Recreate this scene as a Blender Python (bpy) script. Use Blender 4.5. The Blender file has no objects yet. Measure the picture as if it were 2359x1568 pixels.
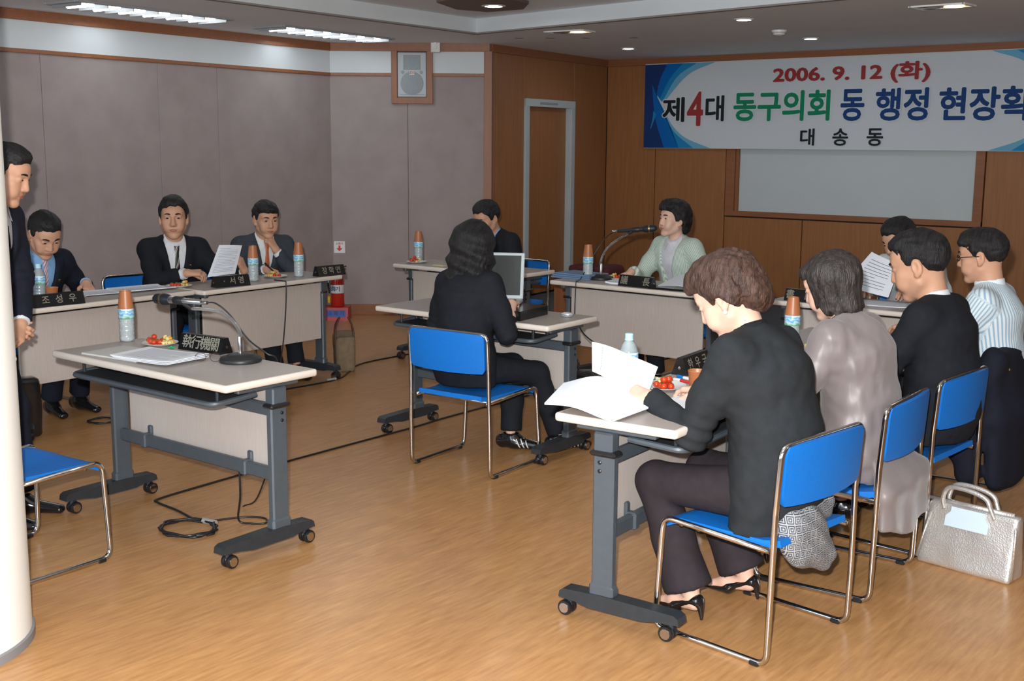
import bpy
CM = ((0.782971, -0.107125, 0.612764), (0.62202, 0.124026, -0.773116), (0.006821, 0.98648, 0.163743))
import bpy, math, random
import numpy as np
from mathutils import Vector, Matrix
rnd = random.Random(7)
S = bpy.context.scene
COL = S.collection
R_ = math.radians

# ------------------------------------------------------------------ camera, world, lights, exposure
CAMPOS = (0.0, 0.0, 1.61)
cd = bpy.data.cameras.new('camera'); cam = bpy.data.objects.new('camera', cd); COL.objects.link(cam)
cd.lens = 41.683; cd.sensor_width = 36.0; cd.clip_start = .05; cd.clip_end = 60
cam.matrix_world = Matrix(((CM[0][0], CM[0][1], CM[0][2], 0), (CM[1][0], CM[1][1], CM[1][2], 0), (CM[2][0], CM[2][1], CM[2][2], 1.61), (0, 0, 0, 1)))
S.camera = cam
S.view_settings.view_transform = 'Standard'; S.view_settings.look = 'None'
S.view_settings.exposure = 0.0; S.view_settings.gamma = 1.0
S.view_settings.use_curve_mapping = False
w = bpy.data.worlds.new('world'); S.world = w; w.use_nodes = True
w.node_tree.nodes['Background'].inputs[0].default_value = (.72, .86, 1, 1)
w.node_tree.nodes['Background'].inputs[1].default_value = 0.10


def light(name, kind, loc, power, color, size=.1, size_y=None, target=None, spread=None):
    d = bpy.data.lights.new(name, kind); d.energy = power; d.color = color
    if kind == 'AREA':
        d.size = size
        if size_y: d.shape = 'RECTANGLE'; d.size_y = size_y
        if spread: d.spread = spread
    else:
        d.shadow_soft_size = size
    o = bpy.data.objects.new(name, d); COL.objects.link(o); o.location = loc
    if target is not None:
        o.rotation_euler = (Vector(target) - Vector(loc)).to_track_quat('-Z', 'Y').to_euler()
    return o


# the photographer's flash, just above and left of the lens
FL = light('camera_flash', 'SPOT', (-.05, -.03, 1.73), 1120, (1, .975, .95), .022, target=(-3.6, 4.6, .95))
FL.data.spot_size = R_(86); FL.data.spot_blend = .55
# light of the ceiling fixtures (the lamps within view are modelled below)
for i, (x, y, a) in enumerate(((-7.33, 5.12, 0), (-7.52, 7.0, 0))):
    light('fluorescent_light', 'AREA', (x, y, 2.47), 3, (.86, .95, 1), .3, 1.2, target=(x + .001, y, 0))
for x, y, z in ((-6.308, 9.697, 2.48), (-4.18, 7.943, 2.48), (-4.445, 9.654, 2.48), (-5.656, 6.893, 2.57), (-1.9, 7.9, 2.48), (-1.6, 9.6, 2.48)):  # the final pair is out of view, with no lamp modelled
    light('downlight_light', 'AREA', (x, y, z), 2.2, (.92, .97, 1), .12, target=(x + .001, y, 0))
# cool fill light at unseen windows added in the wall behind the photographer
for x in (-5.6, -1.6, 1.6):
    light('window_light', 'AREA', (x, -2.30, 1.55), 46, (.70, .85, 1), 2.4, 1.3, target=(x, 5, 1.75))
# hidden ceiling lights added outside the view, the last without a fixture
for x, y in ((-5.5, -.6), (-2.2, -.6), (1.2, -.6), (1.6, 4.2), (1.6, 8.4), (-2.4, 3.2)):
    light('fluorescent_light', 'AREA', (x, y, 2.44), 9, (.86, .95, 1), .3, 1.2, target=(x + .001, y, 0))


# ------------------------------------------------------------------ materials
def node(nt, t, **k):
    n = nt.nodes.new(t)
    for a, v in k.items(): setattr(n, a, v)
    return n


def mat(name, col, rough=.5, metal=0., var=0., scale=8., stretch=(1, 1, 1), bump=0., bscale=None, col2=None, spec=None, coat=0., sheen=0., trans=0., ior=1.45, emit=None, estr=0., alpha=1., detail=4.):
    m = bpy.data.materials.get(name)
    if m: return m
    m = bpy.data.materials.new(name); m.use_nodes = True
    nt = m.node_tree; b = nt.nodes['Principled BSDF']; L = nt.links.new
    b.inputs['Roughness'].default_value = rough; b.inputs['Metallic'].default_value = metal
    b.inputs['Base Color'].default_value = (*col, 1)
    if spec is not None: b.inputs['Specular IOR Level'].default_value = spec
    if coat: b.inputs['Coat Weight'].default_value = coat; b.inputs['Coat Roughness'].default_value = .1
    if sheen: b.inputs['Sheen Weight'].default_value = sheen
    if trans: b.inputs['Transmission Weight'].default_value = trans; b.inputs['IOR'].default_value = ior
    if alpha < 1: b.inputs['Alpha'].default_value = alpha
    if emit: b.inputs['Emission Color'].default_value = (*emit, 1); b.inputs['Emission Strength'].default_value = estr
    tc = node(nt, 'ShaderNodeTexCoord'); mp = node(nt, 'ShaderNodeMapping'); L(tc.outputs['Object'], mp.inputs[0]); mp.inputs['Scale'].default_value = stretch
    if var or col2:
        n = node(nt, 'ShaderNodeTexNoise'); n.inputs['Scale'].default_value = scale; n.inputs['Detail'].default_value = detail
        L(mp.outputs[0], n.inputs[0])
        r = node(nt, 'ShaderNodeValToRGB'); L(n.outputs[0], r.inputs[0])
        c2 = col2 or tuple(min(1, c * (1 + var)) for c in col); c1 = col if col2 else tuple(c * (1 - var) for c in col)
        r.color_ramp.elements[0].position = .33; r.color_ramp.elements[0].color = (*c1, 1)
        r.color_ramp.elements[1].position = .67; r.color_ramp.elements[1].color = (*c2, 1)
        L(r.outputs[0], b.inputs['Base Color'])
    if bump:
        n2 = node(nt, 'ShaderNodeTexNoise'); n2.inputs['Scale'].default_value = bscale or scale * 4; n2.inputs['Detail'].default_value = 3
        L(mp.outputs[0], n2.inputs[0])
        bp = node(nt, 'ShaderNodeBump'); bp.inputs['Strength'].default_value = bump; bp.inputs['Distance'].default_value = .01
        L(n2.outputs[0], bp.inputs['Height']); L(bp.outputs[0], b.inputs['Normal'])
    return m


def stripes(name, ca, cb, freq, axis=0, duty=.5, rough=.7, rot=(0, 0, 0), coord='Object', extra=None):
    """two-colour woven stripes along one axis"""
    m = bpy.data.materials.new(name); m.use_nodes = True
    nt = m.node_tree; b = nt.nodes['Principled BSDF']; L = nt.links.new; b.inputs['Roughness'].default_value = rough
    tc = node(nt, 'ShaderNodeTexCoord'); mp = node(nt, 'ShaderNodeMapping'); L(tc.outputs[coord], mp.inputs[0]); mp.inputs['Rotation'].default_value = rot
    sp = node(nt, 'ShaderNodeSeparateXYZ'); L(mp.outputs[0], sp.inputs[0])
    mu = node(nt, 'ShaderNodeMath', operation='MULTIPLY'); L(sp.outputs[axis], mu.inputs[0]); mu.inputs[1].default_value = freq
    fr = node(nt, 'ShaderNodeMath', operation='FRACT'); L(mu.outputs[0], fr.inputs[0])
    r = node(nt, 'ShaderNodeValToRGB'); L(fr.outputs[0], r.inputs[0]); r.color_ramp.interpolation = 'CONSTANT'
    r.color_ramp.elements[0].color = (*ca, 1); r.color_ramp.elements[1].position = duty; r.color_ramp.elements[1].color = (*cb, 1)
    if extra:
        for p, c in extra:
            e = r.color_ramp.elements.new(p); e.color = (*c, 1)
    L(r.outputs[0], b.inputs['Base Color'])
    return m


# ------------------------------------------------------------------ mesh helpers
def rotz(a):
    c, s = math.cos(a), math.sin(a); return np.array([[c, -s, 0], [s, c, 0], [0, 0, 1.]])


def frame_from(d, up=(0, 0, 1)):
    d = np.array(d, float); d /= np.linalg.norm(d); u = np.array(up, float)
    x = np.cross(u, d)
    if np.linalg.norm(x) < 1e-4: x = np.cross(np.array([1., 0, 0]), d)
    x /= np.linalg.norm(x); return x, np.cross(d, x), d


class MB:
    """collects shapes into one mesh"""
    def __init__(s): s.v = []; s.f = []; s.m = []; s.n = 0

    def add(s, V, F, mi=0, M=None, t=None):
        V = np.asarray(V, float)
        if M is not None: V = V @ np.asarray(M).T
        if t is not None: V = V + np.asarray(t, float)
        s.v.append(V); s.f += [tuple(i + s.n for i in f) for f in F]; s.m += [mi] * len(F); s.n += len(V); return s

    def box(s, c, size, b=.003, mi=0, M=None, t=None):
        h = np.array(size, float) / 2; b = min(b, h.min() * .9); V = []; idx = {}
        for sx in (-1, 1):
            for sy in (-1, 1):
                for sz in (-1, 1):
                    for a in range(3):
                        p = np.array([sx, sy, sz]) * h
                        for k in range(3):
                            if k != a: p[k] -= (sx, sy, sz)[k] * b
                        idx[sx, sy, sz, a] = len(V); V.append(p + np.array(c, float))
        F = []
        for a in range(3):
            u, w_ = [(1, 2), (2, 0), (0, 1)][a]
            for sg in (-1, 1):
                q = []
                for (p1, p2) in ((-1, -1), (1, -1), (1, 1), (-1, 1)):
                    k = [0, 0, 0]; k[a] = sg; k[u] = p1; k[w_] = p2; q.append(idx[k[0], k[1], k[2], a])
                F.append(tuple(q if sg > 0 else q[::-1]))
        for a in range(3):          # edges along axis a
            u, w_ = [(1, 2), (2, 0), (0, 1)][a]
            for p1 in (-1, 1):
                for p2 in (-1, 1):
                    k0 = [0, 0, 0]; k0[u] = p1; k0[w_] = p2; k0[a] = -1; k1 = list(k0); k1[a] = 1
                    q = [idx[(*k0, u)], idx[(*k1, u)], idx[(*k1, w_)], idx[(*k0, w_)]]
                    F.append(tuple(q if p1 * p2 < 0 else q[::-1]))
        for sx in (-1, 1):
            for sy in (-1, 1):
                for sz in (-1, 1):
                    q = [idx[sx, sy, sz, a] for a in range(3)]
                    F.append(tuple(q if sx * sy * sz > 0 else q[::-1]))
        return s.add(V, F, mi, M, t)

    def tube(s, pts, r, n=8, mi=0, closed=False, cap=True, M=None, t=None, flat=1.):
        P = np.array(pts, float); k = len(P); rr = np.broadcast_to(np.asarray(r, float), (k,))
        T = np.zeros_like(P)
        if closed: T = np.roll(P, -1, 0) - np.roll(P, 1, 0)
        else: T[1:-1] = P[2:] - P[:-2]; T[0] = P[1] - P[0]; T[-1] = P[-1] - P[-2]
        T /= np.linalg.norm(T, axis=1)[:, None] + 1e-12
        x, y, _ = frame_from(T[0], (0, 0, 1) if abs(T[0][2]) < .9 else (1, 0, 0)); V = []
        for i in range(k):
            x = x - T[i] * (x @ T[i]); x /= np.linalg.norm(x); y = np.cross(T[i], x)
            for j in range(n):
                a = 2 * math.pi * j / n; V.append(P[i] + rr[i] * (math.cos(a) * x + flat * math.sin(a) * y))
        F = []
        for i in range(k if closed else k - 1):
            i2 = (i + 1) % k
            for j in range(n):
                j2 = (j + 1) % n; F.append((i * n + j, i * n + j2, i2 * n + j2, i2 * n + j))
        if cap and not closed:
            F.append(tuple(range(n - 1, -1, -1))); F.append(tuple((k - 1) * n + j for j in range(n)))
        return s.add(V, F, mi, M, t)

    def lathe(s, prof, n=20, mi=0, c=(0, 0, 0), M=None, t=None, cap0=True, cap1=True):
        V = []; F = []; k = len(prof)
        for r, z in prof:
            for j in range(n):
                a = 2 * math.pi * j / n; V.append((c[0] + r * math.cos(a), c[1] + r * math.sin(a), c[2] + z))
        for i in range(k - 1):
            for j in range(n):
                j2 = (j + 1) % n; F.append((i * n + j, i * n + j2, (i + 1) * n + j2, (i + 1) * n + j))
        if cap0: F.append(tuple(range(n - 1, -1, -1)))
        if cap1: F.append(tuple((k - 1) * n + j for j in range(n)))
        return s.add(V, F, mi, M, t)

    def sphere(s, c, r, n=12, m=8, mi=0, M=None, t=None):
        r = np.broadcast_to(np.asarray(r, float), (3,)); V = [(0, 0, -1)]; F = []
        for i in range(1, m):
            th = -math.pi / 2 + math.pi * i / m
            for j in range(n):
                a = 2 * math.pi * j / n; V.append((math.cos(th) * math.cos(a), math.cos(th) * math.sin(a), math.sin(th)))
        V.append((0, 0, 1)); V = np.array(V) * r + np.array(c, float)
        for j in range(n):
            j2 = (j + 1) % n; F.append((0, 1 + j2, 1 + j))
            for i in range(m - 2): F.append((1 + i * n + j, 1 + i * n + j2, 1 + (i + 1) * n + j2, 1 + (i + 1) * n + j))
            F.append((1 + (m - 2) * n + j, 1 + (m - 2) * n + j2, len(V) - 1))
        return s.add(V, F, mi, M, t)

    def prism(s, poly, z0, z1, mi=0, M=None, t=None):
        n = len(poly); V = [(*p, z0) for p in poly] + [(*p, z1) for p in poly]
        F = [tuple(range(n - 1, -1, -1)), tuple(range(n, 2 * n))] + [(i, (i + 1) % n, n + (i + 1) % n, n + i) for i in range(n)]
        return s.add(V, F, mi, M, t)

    def grid(s, fn, nu, nv, mi=0, th=0., M=None, t=None):
        """surface fn(u,v) on [0,1]^2; th>0 gives it thickness"""
        P = np.array([[fn(i / nu, j / nv) for j in range(nv + 1)] for i in range(nu + 1)], float)
        def q(i, j, o=0): return o + i * (nv + 1) + j
        F = [(q(i, j), q(i + 1, j), q(i + 1, j + 1), q(i, j + 1)) for i in range(nu) for j in range(nv)]
        V = P.reshape(-1, 3)
        if th:
            du = np.gradient(P, axis=0); dv = np.gradient(P, axis=1); N = np.cross(du, dv); N /= np.linalg.norm(N, axis=2)[..., None] + 1e-12
            o = len(V); V2 = (P - N * th).reshape(-1, 3); V = np.vstack([V, V2])
            F += [(q(i, j, o), q(i, j + 1, o), q(i + 1, j + 1, o), q(i + 1, j, o)) for i in range(nu) for j in range(nv)]
            for i in range(nu):
                F.append((q(i, 0), q(i, 0, o), q(i + 1, 0, o), q(i + 1, 0))); F.append((q(i, nv), q(i + 1, nv), q(i + 1, nv, o), q(i, nv, o)))
            for j in range(nv):
                F.append((q(0, j), q(0, j + 1), q(0, j + 1, o), q(0, j, o))); F.append((q(nu, j), q(nu, j, o), q(nu, j + 1, o), q(nu, j + 1)))
        return s.add(V, F, mi, M, t)

    def mesh(s, name, mats, smooth=None):
        me = bpy.data.meshes.new(name)
        V = np.vstack(s.v) if s.v else np.zeros((0, 3))
        me.from_pydata(V.tolist(), [], s.f)
        if not isinstance(mats, (list, tuple)): mats = [mats]
        for m in mats: me.materials.append(m)
        if len(mats) > 1: me.polygons.foreach_set('material_index', s.m)
        if smooth is not None:
            me.polygons.foreach_set('use_smooth', [True] * len(me.polygons))
            if smooth < 180: me.set_sharp_from_angle(angle=R_(smooth))
        me.update(); return me


def link(name, data, parent=None, loc=(0, 0, 0), rz=0.):
    o = bpy.data.objects.new(name, data); COL.objects.link(o); o.location = loc; o.rotation_euler = (0, 0, rz)
    if parent is not None: o.parent = parent
    return o


def part(name, mb, mats, parent=None, smooth=35, loc=(0, 0, 0), rz=0., label=None):
    me = mb if isinstance(mb, bpy.types.Mesh) else mb.mesh(name, mats, smooth)
    o = link(name, me, parent, loc, rz)
    if label: o['label'] = label
    return o


def tag(o, label, cat, group=None, kind=None):
    o['label'] = label; o['category'] = cat
    if group: o['group'] = group
    if kind: o['kind'] = kind
    return o


def thing(name, label, cat, loc=(0, 0, 0), rz=0., group=None):
    return tag(link(name, None, None, loc, rz), label, cat, group)


def struct(name, mb, mats, smooth=35, loc=(0, 0, 0), rz=0.):
    o = part(name, mb, mats, None, smooth, loc, rz); o['kind'] = 'structure'; return o


def dup(root, loc, rz=0., label=None, group=None):
    def cp(o, par):
        c = o.copy(); COL.objects.link(c); c.parent = par
        for ch in list(o.children): cp(ch, c)
        return c
    r = cp(root, None); r.location = loc; r.rotation_euler = (0, 0, rz)
    if label: r['label'] = label
    if group: r['group'] = group
    return r


def fillet(pts, r, n=5):
    P = [np.array(p, float) for p in pts]; out = [P[0]]
    for i in range(1, len(P) - 1):
        a, b, c = P[i - 1], P[i], P[i + 1]; u = a - b; v = c - b; lu, lv = np.linalg.norm(u), np.linalg.norm(v); u /= lu; v /= lv
        ang = math.acos(max(-1, min(1, u @ v)))
        if ang > 3.1: out.append(b); continue
        d = min(r / math.tan(ang / 2), lu * .49, lv * .49)
        for k in range(n + 1):
            t = k / n; out.append((1 - t) ** 2 * (b + u * d) + 2 * t * (1 - t) * b + t * t * (b + v * d))
    out.append(P[-1]); return out


def smooth_path(pts, n=6):
    P = [np.array(p, float) for p in pts]; P = [2 * P[0] - P[1]] + P + [2 * P[-1] - P[-2]]; out = []
    for i in range(1, len(P) - 2):
        for k in range(n):
            t = k / n; a, b, c, d = P[i - 1:i + 3]
            out.append(.5 * (2 * b + (c - a) * t + (2 * a - 5 * b + 4 * c - d) * t * t + (3 * b - a - 3 * c + d) * t ** 3))
    out.append(P[-2]); return out


def text(body, size, mat_, parent=None, M=None, name='lettering', bold=0., extrude=.0006, align='CENTER', sx=1., shear=0.):
    """flat printed lettering as a mesh; M is a 4x4 matrix"""
    cu = bpy.data.curves.new(name, 'FONT'); cu.body = body; cu.size = size; cu.align_x = align; cu.align_y = 'CENTER'
    cu.extrude = 0. if bold else extrude; cu.resolution_u = 3; cu.shear = shear
    o = bpy.data.objects.new(name, cu); COL.objects.link(o)
    bpy.context.view_layer.update()
    me = bpy.data.meshes.new_from_object(o.evaluated_get(bpy.context.evaluated_depsgraph_get()))
    bpy.data.objects.remove(o); bpy.data.curves.remove(cu)
    if bold:        # heavier strokes: the same flat glyph laid down again, shifted a little each way
        V = [v.co.copy() for v in me.vertices]; F = [tuple(p.vertices) for p in me.polygons]; n = len(V); VV = []; FF = []
        for k in range(9):
            a = k * math.pi / 4; r = bold if k < 8 else 0.; VV += [(v.x + r * math.cos(a), v.y + r * math.sin(a), v.z + .00012 * k) for v in V]; FF += [tuple(i + n * k for i in f) for f in F]
        bpy.data.meshes.remove(me); me = bpy.data.meshes.new(name); me.from_pydata(VV, [], FF)
    me.materials.clear(); me.materials.append(mat_); me.name = name
    if sx != 1.: me.transform(Matrix.Diagonal((sx, 1, 1, 1)))
    if M is not None: me.transform(M)
    ob = link(name, me, parent); return ob


def m4(x, y, z, t):
    return Matrix(((x[0], y[0], z[0], t[0]), (x[1], y[1], z[1], t[1]), (x[2], y[2], z[2], t[2]), (0, 0, 0, 1)))

# ------------------------------------------------------------------ shared materials
def wood_mat(name, c1, c2, rough=.45, sc=(14, 14, .9), spec=.4):
    m = mat(name, c1, rough, col2=c2, scale=3., stretch=sc, detail=6, bump=.05, bscale=6., spec=spec); return m


WOOD = wood_mat('wood_panel', (.27, .112, .038), (.32, .138, .050))
WOODT = wood_mat('wood_trim', (.235, .088, .036), (.28, .108, .046))
WOODX = wood_mat('wood_trim_along', (.235, .088, .036), (.28, .108, .046), sc=(.9, 14, 14))
DARK = mat('groove_black', (.02, .014, .01), .8)
FABRIC = mat('wall_fabric', (.30, .252, .248), .95, col2=(.335, .285, .28), scale=5., bump=.10, bscale=160., spec=.1)
WHITE = mat('white_paint', (.60, .64, .66), .7, var=.02, scale=3., bump=.03)
CEIL = mat('ceiling_paint', (.80, .85, .90), .8, var=.03, scale=1.2, bump=.03)
FRAMEG = mat('door_frame_grey', (.44, .50, .51), .5, var=.02, scale=4.)
CARPET = mat('grey_carpet', (.075, .08, .09), .95, var=.2, scale=60., bump=.4, bscale=200.)
BLACKP = mat('black_plastic', (.012, .012, .013), .42, var=.1, scale=20.)
CHROME = mat('chrome', (.62, .61, .60), .14, 1.)
WHITEP = mat('white_plastic', (.75, .75, .74), .4)

# floor: printed wood vinyl, grain running away from the camera along the room
m = bpy.data.materials.new('wood_vinyl_floor'); m.use_nodes = True
nt = m.node_tree; B = nt.nodes['Principled BSDF']; L = nt.links.new
tc = node(nt, 'ShaderNodeTexCoord'); mp = node(nt, 'ShaderNodeMapping'); L(tc.outputs['Object'], mp.inputs[0]); mp.inputs['Scale'].default_value = (26, 2.6, 1)
n1 = node(nt, 'ShaderNodeTexNoise'); n1.inputs['Scale'].default_value = 2.2; n1.inputs['Detail'].default_value = 7; n1.inputs['Roughness'].default_value = .62; L(mp.outputs[0], n1.inputs[0])
r1 = node(nt, 'ShaderNodeValToRGB'); L(n1.outputs[0], r1.inputs[0])
for e, (p_, c_) in zip(r1.color_ramp.elements, ((.3, (.37, .180, .068)), (.7, (.54, .295, .120)))): e.position = p_; e.color = (*c_, 1)
br = node(nt, 'ShaderNodeTexBrick'); mp2 = node(nt, 'ShaderNodeMapping'); L(tc.outputs['Object'], mp2.inputs[0]); mp2.inputs['Rotation'].default_value = (0, 0, R_(90)); L(mp2.outputs[0], br.inputs[0])
br.inputs['Scale'].default_value = 1.; br.inputs['Brick Width'].default_value = .9; br.inputs['Row Height'].default_value = .075; br.inputs['Mortar Size'].default_value = .0
br.inputs['Color1'].default_value = (.96, .96, .96, 1); br.inputs['Color2'].default_value = (1.04, 1.03, 1.02, 1)
mx = node(nt, 'ShaderNodeMix', data_type='RGBA', blend_type='MULTIPLY'); mx.inputs[0].default_value = 1
L(r1.outputs[0], mx.inputs[6]); L(br.outputs[0], mx.inputs[7]); L(mx.outputs[2], B.inputs['Base Color'])
n3 = node(nt, 'ShaderNodeTexNoise'); n3.inputs['Scale'].default_value = 30; L(tc.outputs['Object'], n3.inputs[0])
bp = node(nt, 'ShaderNodeBump'); bp.inputs['Strength'].default_value = .06; bp.inputs['Distance'].default_value = .01; L(n3.outputs[0], bp.inputs['Height']); L(bp.outputs[0], B.inputs['Normal'])
B.inputs['Roughness'].default_value = .30; B.inputs['Specular IOR Level'].default_value = .32
FLOOR = m
SEAMC = mat('panel_seam', (.13, .11, .10), .9)

CEILZ = 2.507
# ------------------------------------------------------------------ floor, stage, ceiling
mb = MB(); mb.box((-3, 4.3, -.05), (13.5, 14.2, .1), .001); struct('floor', mb, FLOOR)
mb = MB(); mb.prism([(-7.35, 10.94), (-7.16, 8.72), (3.3, 8.72), (3.3, 10.94)], .0, .1); struct('floor_stage', mb, CARPET)
TR = [(-6.469, 7.66), (1.5, 6.43), (1.3, 1.0), (-6.12, 1.0)]
OUT = [(-9.2, 11.2), (3.6, 11.2), (3.6, -2.6), (-9.2, -2.6)]
mb = MB(); zt = 2.66
V = [(*p, CEILZ) for p in OUT] + [(*p, CEILZ) for p in TR] + [(*p, 2.70) for p in OUT] + [(*p, 2.70) for p in TR]
F = [(0, 4, 5, 1)[::-1], (1, 5, 6, 2)[::-1], (2, 6, 7, 3)[::-1], (3, 7, 4, 0)[::-1]]
F = [f[::-1] for f in F]
mb.add(V, F); mb.add([(*p, 2.7) for p in OUT], [(0, 1, 2, 3)])
struct('ceiling', mb, CEIL)
mb = MB(); mb.prism([(-6.6, 7.75), (1.6, 6.5), (1.45, .9), (-6.25, .9)], 2.618, 2.64); struct('ceiling_raised', mb, CEIL)
# tray faces (white) and their bottom lip
mb = MB()
for i in range(4):
    a = np.array(TR[i]); b = np.array(TR[(i + 1) % 4]); c = np.mean(TR, 0)
    d = (b - a) / np.linalg.norm(b - a); nrm = np.array([-d[1], d[0]]); nrm = nrm if nrm @ (c - a) < 0 else -nrm
    q = [a, b, b + nrm * .03, a + nrm * .03]; mb.prism(q if i >= 0 else q, CEILZ - .001, 2.619)
struct('trim_1', mb, WHITE)
mb = MB()
for i in range(4):
    a = np.array(TR[i]); b = np.array(TR[(i + 1) % 4]); c = np.mean(TR, 0)
    d = (b - a) / np.linalg.norm(b - a); nrm = np.array([-d[1], d[0]]); nrm = nrm if nrm @ (c - a) < 0 else -nrm
    q = [a - nrm * .004 - d * .0, b - nrm * .004, b + nrm * .045 + d * .045, a + nrm * .045 - d * .045]; mb.prism(q, CEILZ - .012, CEILZ)
struct('trim_2', mb, mat('tray_lip_grey', (.24, .225, .215), .7, var=.04))

# ------------------------------------------------------------------ walls
PA = np.array([-8.254, 7.681]); PB = np.array([-7.089, 8.604]); PC_ = np.array([-7.381, 10.948]); PF = np.array([3.3, 10.948])
PL0 = PA + np.array([.0837, -.9965]) * 10.2
WUP = (0, 0, 1)


class Wall:
    """local frame on a vertical wall: s along it from a to b, n towards the room"""
    def __init__(s, a, b, inside):
        s.a = np.array(a, float); s.b = np.array(b, float); s.L = np.linalg.norm(s.b - s.a); s.d = (s.b - s.a) / s.L
        n = np.array([-s.d[1], s.d[0]]); s.n = n if n @ (np.array(inside) - s.a) > 0 else -n
        s.M = np.array([[s.d[0], s.n[0], 0], [s.d[1], s.n[1], 0], [0, 0, 1]])
        s.flip = np.linalg.det(s.M) < 0

    def box(s, mb, s0, s1, z0, z1, n0, n1, b=.002, mi=0):
        k = MB(); k.box(((s0 + s1) / 2, (n0 + n1) / 2, (z0 + z1) / 2), (s1 - s0, n1 - n0, z1 - z0), b)
        V = k.v[0] @ s.M.T + np.array([s.a[0], s.a[1], 0]); mb.add(V, [f[::-1] for f in k.f] if s.flip else k.f, mi)

    def p(s, u, z, n=0.):
        q = s.a + s.d * u + s.n * n; return np.array([q[0], q[1], z])


IN = (-3, 4)
WL = Wall(PL0, PA, IN); WC = Wall(PA, PB, IN); WW = Wall(PB, PC_, IN); WF = Wall(PC_, PF, IN)


def panelled(name, W, cuts, z0, z1, matp, gap=.006, th=.018, back=DARK):
    mb = MB(); W.box(mb, -.02, W.L + .02, 0, 2.6, -.14, -.002); wall = struct(name, mb, back)
    for a, b in zip(cuts[:-1], cuts[1:]):
        mb = MB(); W.box(mb, a + gap / 2, b - gap / 2, z0, z1, 0, th, .0025); part('panel', mb, matp, wall)
    return wall


def seams(W, xs): return [0.] + xs + [W.L]


sL = [WL.L - d for d in (9.2, 7.98, 6.76, 5.54, 4.27, 3.03, 1.99, 1.38)]
wl = panelled('wall_left', WL, seams(WL, sL[:6] + sL[6:]), .10, 2.215, FABRIC, .003, back=SEAMC)
mb = MB(); WL.box(mb, 0, WL.L - .002, 2.235, 2.44, 0, .022, .001); part('frieze', mb, WHITE, wl)
wc = panelled('wall_chamfer', WC, [0., .722, WC.L - .055], .10, 2.215, FABRIC, .003, back=SEAMC)
mb = MB(); WC.box(mb, .01, .575, 2.235, 2.44, 0, .022, .001); WC.box(mb, .955, WC.L - .055, 2.235, 2.44, 0, .022, .001); part('frieze', mb, WHITE, wc)
mb = MB(); WL.box(mb, 0, WL.L - .004, .0, .10, 0, .028); struct('baseboard_left', mb, WOODX)
mb = MB(); WC.box(mb, .02, WC.L - .055, .0, .10, 0, .028); struct('baseboard_chamfer', mb, WOODX)
for k, (za, zb, d) in enumerate(((2.212, 2.240, .035), (2.435, 2.515, .04))):
    mb = MB(); WL.box(mb, 0, WL.L - .012, za, zb, 0, d)
    if k == 0: WC.box(mb, .015, .575, za, zb, 0, d); WC.box(mb, .955, WC.L - .055, za, zb, 0, d)
    else: WC.box(mb, .015, WC.L - .01, za, zb, 0, d)
    struct('trim_%d' % (3 + k), mb, WOODX)
mb = MB(); WC.box(mb, WC.L - .062, WC.L + .012, 0, 2.44, 0, .045); struct('trim_5', mb, WOODT)

# wooden side wall with the door
dW = lambda y: (y - PB[1]) / WW.d[1]
d0, d1 = dW(9.205), dW(10.20); ztop = 2.044; sf = .10
mb = MB(); WW.box(mb, -.02, WW.L + .1, 0, 2.6, -.2, -.10); ww = struct('wall_wood', mb, DARK)
PAN = [(0.012, dW(8.70)), (dW(8.70), d0 + .0), (d1 - .0, WW.L)]
mb = MB()
for a, b in PAN:
    mb = MB(); WW.box(mb, a + .003, b - .003, 0, 2.44, -.1, 0); part('panel', mb, WOOD, ww)
mb = MB(); WW.box(mb, d0 + .003, d1 - .003, ztop + .002, 2.44, -.1, 0); part('panel', mb, WOOD, ww)
mb = MB(); WW.box(mb, 0, WW.L, 2.435, 2.515, 0, .02); struct('trim_6', mb, WOODX)
# door in its grey steel frame
dr = link('door_1', None, None, WW.p(d0, 0)); dr['kind'] = 'structure'
def wpart(name, W, boxes, m_, parent, smooth=35):
    mb = MB()
    for bx in boxes: W.box(mb, *bx)
    return part(name, mb, m_, parent, smooth, loc=tuple(-np.array(parent.location)))
fr = [(d0, d0 + .075, sf, ztop, -.1, .02), (d1 - .075, d1, sf, ztop, -.1, .02), (d0, d1, ztop - .075, ztop, -.1, .021)]
wpart('frame', WW, fr, FRAMEG, dr)
lf = wpart('door_leaf', WW, [(d0 + .075, d1 - .075, sf + .01, ztop - .075, -.09, -.05)], WOOD, dr)
wpart('closer_cover', WW, [(d0 + .27, d0 + .62, ztop - .052, ztop - .03, .02, .026)], mat('grey_metal_dull', (.25, .27, .27), .5), dr)
mb = MB(); hp = [WW.p(d0 + .12, 1.0, -.05), WW.p(d0 + .12, 1.0, .0), WW.p(d0 + .25, .99, .0)]; mb.tube(fillet(hp, .015), .009); mb.lathe([(.024, -.004), (.024, .004)], 14, M=np.array([WW.M[:, 0], WW.M[:, 2], WW.M[:, 1]]).T, t=WW.p(d0 + .12, 1.0, -.046))
h = part('handle', mb, mat('handle_dark', (.1, .085, .07), .35, 1.), lf, loc=tuple(-np.array(dr.location)))

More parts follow.
